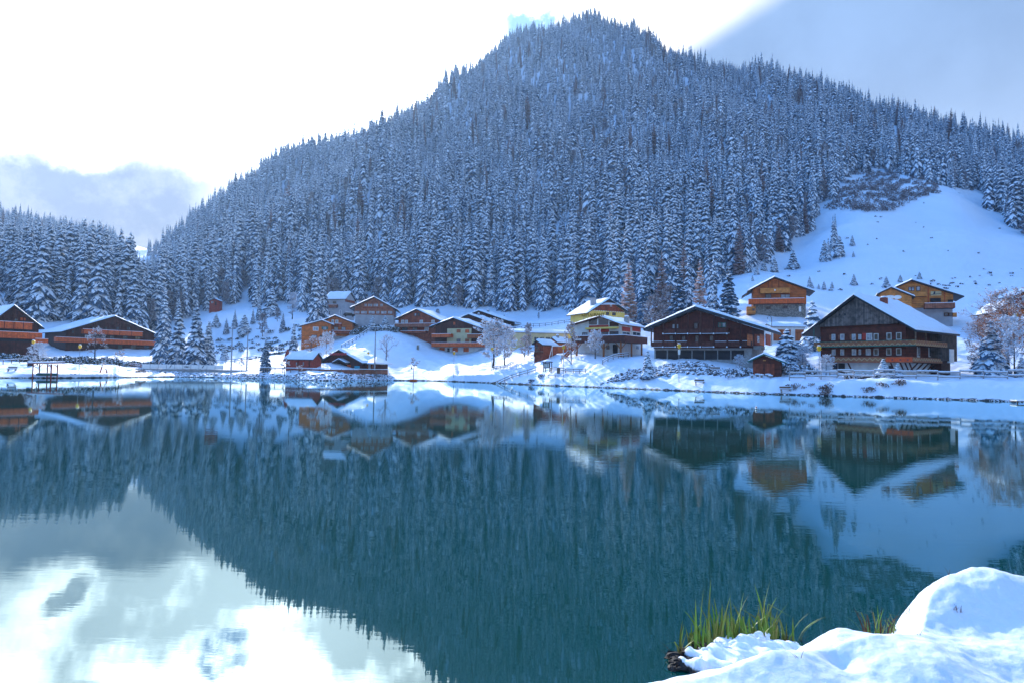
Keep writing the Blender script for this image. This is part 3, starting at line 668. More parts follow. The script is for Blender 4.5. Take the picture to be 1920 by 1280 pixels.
hh *= 1+.18*np.clip(fbm(P_[:, 0], P_[:, 1], 1e9, 40)/3, -1, 1)
left = np.clip((500-gx)/300, 0, 1); hh *= 1+left*np.interp(P_[:, 1], [200, 300, 500], [.12, .02, -.25])
hh = np.where((gx > 215) & (gx < 305) & (P_[:, 1] > 300), hh*.62, hh)
hh = np.minimum(hh, np.interp(P_[:, 1], [200, 300, 500], [33, 36, 40]))
edge_r = (gx > 1350) & (P_[:, 1] < 420); hh[edge_r] *= .92
app = hh/P_[:, 1]; inframe = (gx > -10) & (gx < 1930)
order = np.argsort(-np.where(inframe, app, 0))
NIND = 250
ind = set(order[:NIND].tolist())
ZONES = [(-50, 90, 'behind the chalet cut off by the picture edge'), (90, 200, 'behind the left half of the wide brown chalet'), (200, 300, 'behind the right end of the wide brown chalet'),
         (300, 400, 'above the banner fence'), (400, 500, 'above the snow shelf with the red hut'), (500, 620, 'behind the very tall fir by the grey house'), (620, 750, 'above the chalet with the long window band'),
         (750, 860, 'above the plain brown chalet next to the stepped chalets'), (860, 960, 'above the stepped brown chalets'), (960, 1060, 'above the long cream building'), (1060, 1180, 'above the yellow restaurant'),
         (1180, 1300, 'behind the brown garage chalet'), (1300, 1420, 'above the ridge of the brown garage chalet'), (1420, 1560, 'at the top of the meadow above the orange chalet'), (1560, 1700, 'above the meadow behind the old farmhouse'),
         (1700, 1840, 'at the top of the open meadow'), (1840, 2000, 'at the forest edge right of the open meadow')]
ORD = 'first second third fourth fifth sixth seventh eighth ninth tenth eleventh twelfth thirteenth fourteenth fifteenth sixteenth seventeenth eighteenth nineteenth twentieth twenty-first twenty-second twenty-third twenty-fourth twenty-fifth twenty-sixth twenty-seventh twenty-eighth twenty-ninth thirtieth'.split()
zl = {i: [] for i in range(len(ZONES))}
for k in ind:
    for i, (a, b, _) in enumerate(ZONES):
        if a <= gx[k] < b: zl[i].append(k)
proto = {}
def firproto(me):
    return me
for zi, ks in zl.items():
    bysize = {}
    for k in ks:
        s = hh[k]; c = 'towering' if s > 28 else 'tall' if s > 22.5 else 'middle-sized' if s > 18 else 'short'
        bysize.setdefault(c, []).append(k)
    for c, kk in bysize.items():
        kk.sort(key=lambda k: gx[k])
        for n, k in enumerate(kk):
            me = FIR_HI[k % 4] if app[k] > .055 else FIR_MID[k % 5]
            rank = '' if len(kk) == 1 else ', %s from left' % ORD[n] if n < 30 else ', %s from right' % ORD[len(kk)-1-n]
            if len(kk) > 1 and n == len(kk)-1: rank = ', rightmost'
            if len(kk) > 1 and n == 0: rank = ', leftmost'
            wd = .85+.35*((k*7919) % 100)/100
            if zi < 5: wd += .12
            tree('snowy_fir', me, TRK[k % 2], (P_[k, 0], P_[k, 1], z_[k]-.2), hh[k]/24, (k*2.399) % 6.28, '%s fir %s%s' % (c, ZONES[zi][2], rank), 'fir tree', 'firs along the near edge of the forest', wd)
mask = np.ones(len(P_), bool); mask[list(ind)] = False
FP, FZ, FH = P_[mask], z_[mask], hh[mask]
me = bpy.data.meshes.new('forest'); me.vertices.add(len(FP)); me.vertices.foreach_set('co', np.stack([FP[:, 0], FP[:, 1], FZ-.3], 1).ravel())
def attr(n, t, v, key):
    a = me.attributes.new(n, t, 'POINT'); a.data.foreach_set(key, v)
n_ = len(FP); w_ = rs.uniform(.88, 1.25, n_)
attr('turn', 'FLOAT_VECTOR', np.stack([rs.normal(0, .02, n_), rs.normal(0, .02, n_), rs.uniform(0, 6.28, n_)], 1).ravel(), 'vector')
attr('size', 'FLOAT_VECTOR', np.stack([FH/24*w_, FH/24*w_, FH/24], 1).ravel(), 'vector')
kindv = rs.randint(0, 5, n_); kindv[rs.rand(n_) < .03] = 5; kindv[(rs.rand(n_) < np.interp(FP[:, 1], [230, 420, 700], [.16, .06, .02]))] = 6
attr('which', 'INT', kindv.astype(np.int32), 'value')
me.update()
forest = link('forest', me); kind(forest, 'stuff'); tag(forest, 'dense snow-dusted fir forest covering the mountain and the lower hill', 'forest')
g = bpy.data.node_groups.new('plant_forest', 'GeometryNodeTree')
g.interface.new_socket('Geometry', in_out='INPUT', socket_type='NodeSocketGeometry'); g.interface.new_socket('Geometry', in_out='OUTPUT', socket_type='NodeSocketGeometry')
gi, go = g.nodes.new('NodeGroupInput'), g.nodes.new('NodeGroupOutput')
iop = g.nodes.new('GeometryNodeInstanceOnPoints'); gti = g.nodes.new('GeometryNodeGeometryToInstance')
def crownobj(me):
    for o in S.objects:
        if o.data is me: return o
srcs = []
for mm in FIR_MID+[LARCHD_ME, BL['purple'][1]]:
    o = crownobj(mm)
    if o is None:                       # every kind also stands somewhere as a tree of its own
        o = [c for c in fir_at(500+len(srcs)*30, 400, 420, 480, 'tall snowy fir in the thick of the forest, %s of a spaced row' % ORD[len(srcs)], mm).children if c.data is mm][0]
    srcs.append(o)
for o in reversed(srcs):
    oi = g.nodes.new('GeometryNodeObjectInfo'); oi.inputs['Object'].default_value = o; oi.transform_space = 'ORIGINAL'
    g.links.new(oi.outputs['Geometry'], gti.inputs[0])
def named(n, t):
    x = g.nodes.new('GeometryNodeInputNamedAttribute'); x.data_type = t; x.inputs['Name'].default_value = n
    return x.outputs['Attribute']
g.links.new(gi.outputs[0], iop.inputs['Points']); g.links.new(gti.outputs[0], iop.inputs['Instance']); iop.inputs['Pick Instance'].default_value = True
g.links.new(named('which', 'INT'), iop.inputs['Instance Index']); g.links.new(named('size', 'FLOAT_VECTOR'), iop.inputs['Scale'])
g.links.new(named('turn', 'FLOAT_VECTOR'), iop.inputs['Rotation']); g.links.new(iop.outputs[0], go.inputs[0])
md = forest.modifiers.new('plants', 'NODES'); md.node_group = g
print('forest', n_, 'individual', len(ind))
# ------------------------------------------------------------------ houses
def snow_sheet(mb, q, t, flip, ridge=1):
    """uneven blanket of snow with rounded edges over the quad q; ridge: which edge keeps full depth"""
    A, B_, C_, D_ = [Vector(p) for p in q]; L1, L2 = (B_-A).length, (D_-A).length; n1, n2 = max(6, int(L1/.55)), max(6, int(L2/.55)); k = len(mb.v)
    for i in range(n1+1):
        for j in range(n2+1):
            a, b = i/n1, j/n2; P = A*(1-a)*(1-b)+B_*a*(1-b)+C_*a*b+D_*(1-a)*b
            ea = min(a, 9 if ridge == 1 else 1-a)*L1; eb = min(b, 9 if ridge == 2 else 1-b)*L2
            e = min(1, ea/.5)**.5*min(1, eb/.5)**.5; w = .10*math.sin(P.x*1.3+P.y*.7)+.07*math.sin(P.x*3.1-P.y*2.3+1)+.05*math.sin(P.y*5.2+P.x*.9)
            P.z += t*e*(1+w*1.6); mb.v.append(tuple(P))
    for i in range(n1):
        for j in range(n2):
            a = k+i*(n2+1)+j; f = (a, a+n2+1, a+n2+2, a+1); mb.f.append(f[::-1] if flip else f); mb.mi.append(0)
class House:
    """gabled house set out from what can be seen of it: front rake ends, apex, ground row, distance, heading, depth"""
    def __init__(s, name, label, cat, Y, left, apex, right, base, yaw, depth, group=None, over=1.0, below=4.0):
        A = at(*apex, Y); s.yaw = math.radians(yaw); c, sn = math.cos(s.yaw), math.sin(s.yaw)
        s.r = Vector((c, sn, 0)); s.b = Vector((-sn, c, 0)); s.depth = depth; s.over = over; s.below = below
        zb = at(apex[0], base, Y).z
        s.O = Vector((A.x, A.y, zb)); s.o = empty(name, s.O, s.yaw); tag(s.o, label, cat, group)
        s.za = A.z-zb
        xl, zl = s.W(*left, 0); xr, zr = s.W(*right, 0)
        s.xl, s.zl, s.xr, s.zr = xl, zl, xr, zr
    def W(s, px, py, yp):
        """local (x, z) of a pixel on the plane local y = yp"""
        d = ray(px, py); P = Vector((0, 0, CH)); Q = s.O+s.b*yp
        t = (Q-P).dot(s.b)/d.dot(s.b); h = P+d*t-s.O
        return h.dot(s.r), h.z
    def side(s, px, py, xp):
        """local (y, z) of a pixel on the plane local x = xp"""
        d = ray(px, py); P = Vector((0, 0, CH)); Q = s.O+s.r*xp
        t = (Q-P).dot(s.r)/d.dot(s.r); h = P+d*t-s.O
        return h.dot(s.b), h.z
    def zat(s, x):                      # underside height of the roof at local x
        return s.za-(s.za-s.zl)*x/s.xl if x < 0 else s.za-(s.za-s.zr)*x/s.xr
    def body(s, wall, insl=None, insr=None, y0=None, cut=None, zlow=0.0, low=None, nm='wall'):
        o = s.over if y0 is None else y0; il = s.over if insl is None else insl; ir = s.over if insr is None else insr
        s.wl, s.wr, s.y0, s.y1 = s.xl+il, s.xr-ir, o, s.depth-.6
        e = .05
        poly = [(s.wl, low[1] if low else -s.below), (s.wr, low[1] if low else -s.below), (s.wr, s.zat(s.wr)-e), (0, s.za-e), (s.wl, s.zat(s.wl)-e)]
        MB().prism(poly, s.y0, s.y1).build(nm, wall, s.o)
        if low:                         # masonry storey under the timber
            MB().box(s.wl+.12, s.wr-.12, s.y0+.12, s.y1-.12, -s.below, low[1]).build('lower_wall', low[0], s.o)
    def roof(s, fasc=FASC, snow=.30, th=.22, hip=0.0, jerk=None, rear=0.0, soffit=None):
        """two slopes of one mesh with the snow lying on them as its sub-part"""
        D = s.depth; rf = MB(); sn = MB(); xl, xr, za = s.xl, s.xr, s.za
        def slab(x0, z0, x1, z1, mb, lift, t, m, i0=0.0, i1=0.0):
            y0, y1 = 0+i0, D-i1
            nx, nz = -(z1-z0), (x1-x0); l = math.hypot(nx, nz); nx, nz = nx/l, nz/l
            if nz < 0: nx, nz = -nx, -nz
            a = (x0+nx*lift, z0+nz*lift); b = (x1+nx*lift, z1+nz*lift); c = (b[0]+nx*t, b[1]+nz*t); d = (a[0]+nx*t, a[1]+nz*t)
            c = (x1, b[1]+t/max(.5, nz)) if x1 == 0 else c; b = (0, z1+lift/max(.5, nz)) if x1 == 0 else b
            pts = [a, b, c, d]
            if x0 > x1: pts = [b, a, d, c]
            mb.prism(pts, y0, y1, m)
        slab(xl, s.zl, 0, za, rf, 0, th, 0); slab(xr, s.zr, 0, za, rf, .001, th, 0)
        for x0, z0 in ((xl, s.zl), (xr, s.zr)):
            l = math.hypot(x0, za-z0); nz = abs(x0)/l; up = th/max(.5, nz)+.004
            snow_sheet(sn, [(x0, .02, z0+up), (0, .02, za+up), (0, D-.04, za+up), (x0, D-.04, z0+up)], snow, x0 > 0)
        r = rf.build('roof', fasc, s.o); s.rf = r
        sn.build('roof_snow', SNOW, r, True)
        return r
    def chimney(s, x, y, h=1.2, w=.8, m=BRICK, cap=True):
        z = s.zat(x); mb = MB().box(x-w/2, x+w/2, y-w/2, y+w/2, z-.5, z+h+.4)
        c = mb.build('chimney', m, s.rf)
        if cap: MB().blob((x, y, z+h+.5), (w*.62, w*.62, .22), 0, random.Random(int(x*7)), 8, 4, .06).build('snow_cap', SNOW, c, True)
    def window(s, px, py, w, h, frame=WHITE, glass=GLASS, yp=None, proud=.08, fw=.12, nm='window', mull=True, metres=None, side=None):
        """px, py centre; w, h in pixels, or metres=(w, h)"""
        if side is not None:
            x, z = s.side(px, py, side); x2, _ = s.side(px+w/2, py, side); x1, _ = s.side(px-w/2, py, side)
        else:
            yp = s.y0 if yp is None else yp; x, z = s.W(px, py, yp); x1, _ = s.W(px-w/2, py, yp); x2, _ = s.W(px+w/2, py, yp)
        _, za = s.W(px, py-h/2, s.y0); _, zb = s.W(px, py+h/2, s.y0)
        if metres: ww, hh = metres
        else: ww, hh = abs(x2-x1), abs(za-zb)
        f = MB(); g = MB()
        def bx(mb, a0, a1, d0, d1, z0, z1):
            if side is not None:
                sgn = 1 if side > 0 else -1; mb.box(side+sgn*d0, side+sgn*d1, a0, a1, z0, z1)
            else: mb.box(a0, a1, yp-d1, yp-d0, z0, z1)
        a0, a1, z0, z1 = x-ww/2, x+ww/2, z-hh/2, z+hh/2; fw = min(fw, ww*.22)
        for (p, q, r_, t) in ((a0-fw, a0, z0-fw, z1+fw), (a1, a1+fw, z0-fw, z1+fw), (a0, a1, z1, z1+fw), (a0, a1, z0-fw, z0)): bx(f, p, q, -.05, proud, r_, t)
        if mull and ww > .7: bx(f, x-fw*.25, x+fw*.25, .03, proud*.8, z0, z1)
        bx(g, a0, a1, -.04, .025, z0, z1)
        fo = f.build(nm, frame, s.o); g.build('pane', glass, fo); return fo
    def panel(s, px0, px1, py0, py1, m, yp=None, proud=.06, back=.3, nm='panel', lab=None):
        yp = s.y0 if yp is None else yp
        cx, cy = (px0+px1)/2, (py0+py1)/2
        x0, _ = s.W(px0, cy, yp); x1, _ = s.W(px1, cy, yp); _, z1 = s.W(cx, py0, yp); _, z0 = s.W(cx, py1, yp)
        o = MB().box(x0, x1, yp-proud, yp+back, z0, z1).build(nm, m, s.o)
        if lab: o['label'] = lab
        return o
    def balcony(s, px0, px1, py0, py1, m=RAILB, out=1.3, slab=True, snow=True, posts=0, postm=None, lab=None, sidewrap=0.0, pattern=None, thick=.08):
        yp = s.y0-out; cx = (px0+px1)/2; x0, _ = s.W(px0, (py0+py1)/2, yp); x1, _ = s.W(px1, (py0+py1)/2, yp)
        _, z1 = s.W(cx, py0, yp); _, z0 = s.W(cx, py1, yp)
        mb = MB().box(x0, x1, yp-thick, yp, z0, z1)
        mb.box(x0, x0+thick, yp, s.y0, z0, z1); mb.box(x1-thick, x1, yp, s.y0+sidewrap, z0, z1)
        if sidewrap: mb.box(s.wr+.002, x1-thick, s.y0+sidewrap-thick, s.y0+sidewrap, z0, z1)
        o = mb.build('balcony', m, s.o)
        if lab: o['label'] = lab
        f = MB().box(x0+thick+.004, x1-thick-.004, yp+.004, s.y0-.002, z0-.02, z0+.14)
        if sidewrap: f.box(s.wr+.01, x1-thick-.004, s.y0+.002, s.y0+sidewrap-thick-.004, z0-.024, z0+.136)
        f.build('balcony_floor', DARKW, o)
        if snow: MB().box(x0-.02, x1+.02, yp-thick-.03, yp+.03, z1+.002, z1+.10).build('rail_snow', SNOW, o)
        if posts:
            for i in range(posts):
                x = x0+.12+(x1-x0-.24)*i/(posts-1); MB().box(x-.08, x+.08, yp-.02-thick, yp+.12, z0-.3, min(s.zat(x)-.1, z1+2.4)).build('post', postm or m, s.o)
        return o
    def door(s, px0, px1, py0, py1, m=GARD, nm='door', **k):
        d = s.panel(px0, px1, py0, py1, m, nm=nm, **k)
        return d
TXT = []
def letters(txt, o, x0, x1, y, z0, z1, m, nm='lettering', depth=.05, bold=.035):
    """raised letters as a mesh of their own"""
    cu = bpy.data.curves.new('t', 'FONT'); cu.body = txt; cu.extrude = depth; cu.offset = bold; cu.align_x = 'CENTER'
    ob = bpy.data.objects.new('t', cu); S.collection.objects.link(ob)
    bpy.context.view_layer.update(); me = bpy.data.meshes.new_from_object(ob.evaluated_get(bpy.context.evaluated_depsgraph_get())); S.collection.objects.unlink(ob); bpy.data.objects.remove(ob)
    n = len(me.vertices); co = np.empty(n*3); me.vertices.foreach_get('co', co); co = co.reshape(-1, 3)
    a, b = co.min(0), co.max(0)
    X = x0+(co[:, 0]-a[0])/(b[0]-a[0])*(x1-x0); Z = z0+(co[:, 1]-a[1])/(b[1]-a[1])*(z1-z0); Yv = y-co[:, 2]
    me.vertices.foreach_set('co', np.stack([X, Yv, Z], 1).ravel()); me.materials.clear(); me.materials.append(m)
    me.update(); return link(nm, me, o)

# 1 chalet cut off by the picture edge
h = House('chalet', 'dark chalet with three orange balconies, cut off by the left picture edge', 'chalet', 170, (-32, 617), (27.5, 574), (83, 617.5), 646, 52, 22)
h.body(DARKW); h.roof(); h.panel(-30, 62, 617, 622, GARD, nm='loggia_shade', back=.2); h.panel(-30, 66, 635, 640, GARD, nm='loggia_shade', back=.2)  # flat dark strips stand in for the shaded voids between the balconies
h.balcony(-30, 62, 603, 616, RAILO, posts=6, postm=DARKW); h.balcony(-30, 79, 622, 634, RAILO); h.balcony(66, 90, 635, 643, RAILO, 1.6)
h.panel(38, 48, 596, 601, RAILO, nm='shutter'); h.window(30, 600, 6, 4, DARKW)
# 2 wide chalet
h = House('chalet', 'wide dark brown chalet with two long orange balconies under a shallow snowy roof', 'chalet', 211, (115, 623), (216, 594), (304, 631.7), 655, 53, 20)
h.body(DARKW, 1.6, 1.6); h.roof(snow=.4)
h.balcony(155, 268, 619.5, 628, RAILO, 1.4, posts=6, postm=DARKW); h.balcony(104, 299, 635.5, 644, RAILO, 1.4)
h.window(162, 632, 4, 6, WHITE, GLASSL); h.window(137, 622, 4, 4, DARKW)
for px in (175, 198, 220, 241): h.window(px, 616, 5, 5, DARKW)
for px in (185, 210, 235, 258): h.window(px, 632.5, 8, 6, DARKW)
for px in (200, 225, 250, 275): h.window(px, 650, 8, 7, DARKW)
for y in (9, 13): h.chimney(-.9, y, .9, .8, CONC)
# 3 red hut high on the shelf
h = House('mountain_hut', 'small red wooden hut on the snow shelf in front of the forest', 'hut', 296, (391, 565), (402, 560.5), (412, 565), 575, 0, 4, over=.3, below=6)
h.body(REDW); h.roof(snow=.25); h.window(398, 567, 2.5, 2, WHITE); h.door(403, 406, 566, 572.5, DARKW)
# 4 pale grey house, ridge across
class Eaves:
    """house seen on its long side: local x along the ridge"""
    def __init__(s, name, label, cat, Y, px0, px1, py_ridge, py_eave, base, yaw, depth, rise_d=None, over=.5, below=4.0, group=None):
        cxp = (px0+px1)/2; A = at(cxp, base, Y); s.yaw = math.radians(yaw); c, sn = math.cos(s.yaw), math.sin(s.yaw)
        s.r, s.b, s.O = Vector((c, sn, 0)), Vector((-sn, c, 0)), A; s.o = empty(name, A, s.yaw); tag(s.o, label, cat, group); s.below = below
        s.ze = s.W(cxp, py_eave, 0)[1]; s.hd = rise_d or depth/2; s.zr = s.W(cxp, py_ridge, s.hd)[1]
        s.x0, s.x1 = s.W(px0, py_eave, 0)[0], s.W(px1, py_eave, 0)[0]; s.depth = depth; s.over = over; s.y0 = over
    W = House.W; side = House.side; window = House.window; panel = House.panel; door = House.door
    def zat(s, x): return s.ze
    balcony = House.balcony
    def body(s, wall, low=None):
        s.wl, s.wr = s.x0+s.over, s.x1-s.over
        D = s.depth; o = s.over; k = (s.zr-s.ze)/s.hd
        pts = [(o, -s.below), (D-o, -s.below), (D-o, s.ze+k*o-.05), (s.hd, s.zr-.05), (o, s.ze+k*o-.05)]
        m = MB(); n = 5; a = [(s.wl, y, z) for y, z in pts]; b = [(s.wr, y, z) for y, z in pts]
        m.add(a+b, [(0, 4, 3, 2, 1), (5, 6, 7, 8, 9)]+[(i, (i+1) % n, (i+1) % n+n, i+n) for i in range(n)]); m.build('wall', wall, s.o)
    def roof(s, fasc=FASC, th=.2, snow=.3):
        D = s.depth; rf, sn = MB(), MB()
        snow_sheet(sn, [(s.x0, 0, s.ze+th+.004), (s.x1, 0, s.ze+th+.004), (s.x1, s.hd, s.zr+th+.004), (s.x0, s.hd, s.zr+th+.004)], snow, False, 2)
        snow_sheet(sn, [(s.x1, D, s.ze+th+.004), (s.x0, D, s.ze+th+.004), (s.x0, s.hd, s.zr+th+.004), (s.x1, s.hd, s.zr+th+.004)], snow, False, 2)
        for mb, l0, t, i in ((rf, 0, th, 0),):
            prof = [(i, s.ze+l0), (s.hd, s.zr+l0), (D-i, s.ze+l0), (D-i, s.ze+l0+t), (s.hd, s.zr+l0+t), (i, s.ze+l0+t)]
            a = [(s.x0+i, y, z) for y, z in prof]; b = [(s.x1-i, y, z) for y, z in prof]
            mb.add(a+b, [(0, 5, 4, 1), (1, 4, 3, 2), (6, 7, 10, 11), (7, 8, 9, 10)]+[(q, (q+1) % 6, (q+1) % 6+6, q+6) for q in range(6)])
        s.rf = rf.build('roof', fasc, s.o); sn.build('roof_snow', SNOW, s.rf, True)
        return s.rf
h = Eaves('house', 'pale grey house with a steep snowy roof beside the very tall fir', 'house', 250, 606, 648, 549, 562, 602, -14, 9)
h.body(GREYR); h.roof(); h.window(614, 567, 3.5, 3.5, DARKW); h.window(627.5, 567, 5, 4, DARKW); h.balcony(608, 631, 571, 577, MIDW, 1.0)
h.window(638, 588, 3, 12, WHITE, GLASSL, mull=False); h.window(616, 587, 4, 4, DARKW)
MB().box(h.wr+.002, h.wr+.06, h.y0, h.depth-.5, h.ze-.8, h.ze+.2).build('gable_board', BROWNW, h.o)
# 5 long window band
h = House('chalet', 'faded brown chalet with one long band of pale curtained windows', 'chalet', 222, (654.8, 578.5), (700.7, 557.8), (746, 582.5), 603, 6, 14, over=1.5)
h.body(MIDW, 1.7, 1.7, low=(GREYR, h.W(700, 590.5, 1.5)[1])); h.roof()
for px, w in ((669.5, 9), (682.5, 10.5), (697, 11), (708.5, 5.5), (719.5, 10), (731.5, 8)): h.window(px, 586, w, 5, MIDW, GLASSL)
for px, w in ((685.5, 4.2), (694, 8), (704.5, 8), (715.5, 4.4)): h.window(px, 572.3, w, 4.6, MIDW, GLASSL)
h.panel(680, 721, 576.5, 578.5, BROWNW, nm='flower_rail')
# 6 twin gables, orange
h = House('chalet', 'orange wooden chalet with twin snowy gables', 'chalet', 214, (588, 609), (627.6, 592.3), (667, 608), 638, 8, 12)
h.body(ORANGEW, 1.0, 1.2, low=(GREYR, h.W(627, 630, 1)[1])); h.roof(FASC); h.chimney(-2.6, 4, .9, .9, CONC)
h.balcony(619, 640, 606.5, 611.5, BROWNW, 1.1); h.balcony(622, 662, 620, 625.5, BROWNW, 1.8)
h.window(624, 602.5, 3, 4.5, WHITE, GLASSL); h.window(631.5, 603, 4, 5, WHITE, GLASSL); h.window(630, 616, 7, 5, DARKW, GLASSL); h.window(644, 616, 7, 5, DARKW, GLASSL)
hw = h
ann = MB(); A0, A1 = (-10.6), (-.4)
xa, za_ = h.W(603.5, 601.5, -1.5); x0_, zl_ = h.W(560, 613, -1.5); x1_, zr_ = h.W(625.5, 610, -1.5)
MB().prism([(x0_+.9, -h.below), (x1_-.9, -h.below), (x1_-.9, zr_+.35), (xa, za_-.1), (x0_+.9, zl_+.35)], -1.0, 8).build('wing_wall', ORANGEW, h.o)
wr_, ws_ = MB(), MB()
for mb, lo, t in ((wr_, 0, .2), (ws_, .205, .3)):
    mb.prism([(x0_, zl_+lo), (xa, za_+lo), (x1_, zr_+lo), (x1_, zr_+lo+t), (xa, za_+lo+t), (x0_, zl_+lo+t)], -1.8+lo*.2, 8.4)
w_r = wr_.build('wing_roof', FASC, h.o); ws_.build('roof_snow', SNOW, w_r)
h.y0s = h.y0; h.y0 = -1.0
h.window(592, 616.5, 9, 6, WHITE, GLASSL); h.window(609, 615.5, 5, 5, FASCG, GLASSL); h.panel(603, 605.5, 612.5, 618, FASCG, nm='shutter'); h.panel(612.6, 615, 612.5, 618, FASCG, nm='shutter')
h.window(589, 630.5, 9, 4, DARKW, GLASSL); h.window(603, 631, 5, 4, DARKW)
# 7 plain brown chalet
h = House('chalet', 'plain brown chalet with one pale balcony rail, left of the stepped chalets', 'chalet', 212, (738.5, 600), (779.7, 580.5), (829, 604), 627, -22, 12)
h.body(BROWNW, 1.2, 1.2); h.roof(); h.balcony(740, 817, 606.5, 613, MIDW, 1.5); h.balcony(740, 798, 620.5, 624.5, BROWNW, 1.6)
for px, w in ((755, 4), (762, 4), (790, 4.5), (812, 4.5)): h.window(px, 603.4, w, 5, WHITE, GLASSL)
h.window(779, 590, 3, 4.5, DARKW, GLASSL); h.window(785, 590, 3, 4.5, DARKW); h.window(759, 617, 9, 5, DARKW); h.window(778, 617, 8, 5, DARKW); h.window(800, 617, 6, 6, WHITE, GREYR)
# 8 stepped chalets
G8 = 'three stepped chalets, one behind the other'
h = House('chalet', 'cream and brown chalet with orange balconies and three orange shutters', 'chalet', 205, (804, 614), (848.7, 597), (907.5, 618), 665, -24, 12, G8)
h.body(DARKW, 2.0, 2.4, low=(PLAST, h.W(850, 650, 1)[1])); h.roof(snow=.4)
h.panel(839, 884, 616, 650, CREAM, nm='cream_wall', proud=.25, back=.2)
h.y0 -= .26
for px, py, m in ((860, 620.7, RAILB), (876, 621, RAILO), (860, 638, GLASS), (876, 638, RAILB)): h.window(px, py, 7.6, 6.2, CREAM, m, mull=False)
h.y0 += .26
h.balcony(809.5, 845, 626, 632.6, RAILO, 1.9, lab='bright orange upper balcony, left'); h.balcony(876, 906, 626.5, 633.8, RAILB, 1.5, lab='duller upper balcony on the shaded corner')  # duller boards on the second balcony put the corner's shade into the colour
h.balcony(809, 904, 642.3, 650, RAILO, 2.1)
h.y0 += .12
for px in (829, 853.6, 874): h.window(px, 655.2, 8.6, 6.4, RAILO, RAILO, mull=False, nm='shuttered_window')
h.door(838.8, 843.2, 652, 664.5); h.y0 -= .12
h.panel(850, 853.5, 604, 609, RAILO, nm='emblem_board')
for i, (Y, l, a, r, lab) in enumerate(((218, (838, 607), (878, 590.2), (938, 612), 'middle one of three stepped chalets, dark gable just above the cream one'), (231, (860, 598), (897, 583.3), (952.5, 602.5), 'rearmost and highest of three stepped chalets, only its dark gable showing'))):
    h = House('chalet', lab, 'chalet', Y, l, a, r, 650, -24, 12, G8); h.body(DARKW, 2.0, 2.4); h.roof(snow=.4); h.window(a[0]-2, a[1]+12, 3, 4, DARKW); h.chimney(.9, 6, .8, .7, CONC)
# 9 sauna hut
h = Eaves('hut', 'low red wooden hut with a long snowy roof on the shore', 'hut', 163, 531, 587, 661.5, 674.5, 689.5, -10, 6, over=.5)
h.body(REDW); h.roof(snow=.4)
for px in (542.5, 556, 569): h.window(px, 681.5, 2.4, 6, REDW, GLASSL, mull=False)
MB().prism([(h.x0-.9, h.ze-.4), (h.x0+1.0, h.ze-.4), (h.x0+.1, h.zr+.9)], 1.4, 2.2).build('gable_turret', REDW, h.o)
for px in (537, 559, 580): h.panel(px-.5, px+.5, 674.6, 688, DARKW, nm='post', proud=.15)
# 10 lakeside snack bar
h = House('snack_bar', 'dark lakeside snack bar with orange shutters and red letters under the gable', 'snack bar', 170, (593.5, 681.5), (634.5, 656.5), (679, 681.5), 692, -32, 8, over=1.0)
h.body(DARKW, .9, .9); h.roof(FASC, .4)
for px, w in ((610.7, 9), (624, 7.5), (640, 5.5), (654.5, 8)): h.window(px, 686, w, 6.2, DARKW, RAILO, mull=False, nm='shuttered_window')
h.window(632.8, 686.5, 4.4, 8, DARKW, GLASSL); h.panel(664.8, 674.5, 685.2, 691, CYAN, nm='notice_panel')
xa, zz = h.W(635, 674, -.4); xl_, zl2 = h.W(623, 680.5, -.4); xr_, _ = h.W(649, 680.5, -.4)
mb = MB(); mb.prism([(xl_, zl2), (xa, zz), (xr_, zl2), (xr_, zl2+.22), (xa, zz+.25), (xl_, zl2+.22)], -.6, h.y0); p = mb.build('porch_roof', FASC, h.o)
MB().prism([(xl_+.04, zl2+.23), (xa, zz+.26), (xr_-.04, zl2+.23), (xr_-.04, zl2+.42), (xa, zz+.45), (xl_+.04, zl2+.42)], -.55, h.y0-.01).build('roof_snow', SNOW, p)
x0_, z0_ = h.W(618.5, 665.3, -.15); x1_, z1_ = h.W(650, 660.8, -.15)
letters('CARTERASINE', h.o, x0_, x1_, -.12, z0_, z1_, REDL)
# low wing to the right
xw0, xw1 = h.wr+.003, h.W(716, 690, 4.0)[0]
MB().box(xw0, xw1-.9, 2.6, 7.2, -3, h.zr-.05).build('wing_wall', DARKW, h.o)
wm = MB().add([(xw0-.6, 1.6, h.zr), (xw1, 1.6, h.zr), (xw1, 8.2, h.zr), (xw0-.6, 8.2, h.zr), (xw0-2.6, 4.2, h.zr+1.9), (xw0+.8, 5.4, h.zr+1.7)], [(0, 1, 5, 4), (1, 2, 5), (2, 3, 4, 5), (3, 0, 4), (0, 3, 2, 1)]); w_r = wm.build('wing_roof', FASC, h.o)
MB().add([(xw0-.6, 1.65, h.zr+.02), (xw1-.05, 1.65, h.zr+.02), (xw1-.05, 8.1, h.zr+.02), (xw0-.6, 8.1, h.zr+.02), (xw0-.6, 1.65, h.zr+.38), (xw1-.1, 1.7, h.zr+.35), (xw1-.1, 8, h.zr+.35), (xw0-.6, 8, h.zr+.38), (xw0-2.6, 4.2, h.zr+2.25), (xw0+.8, 5.4, h.zr+2.05)],
  [(0, 1, 5, 4), (1, 2, 6, 5), (2, 3, 7, 6), (3, 0, 4, 7), (4, 5, 9, 8), (5, 6, 9), (6, 7, 8, 9), (7, 4, 8)]).build('roof_snow', SNOW, w_r)
h.y0 = 2.6
h.window(693, 687, 2.2, 7, WHITE, GLASSL, mull=False); h.window(689, 687, 3, 6, DARKW, RAILB, mull=False); h.window(698.5, 686.5, 3, 6, DARKW, RAILB, mull=False)
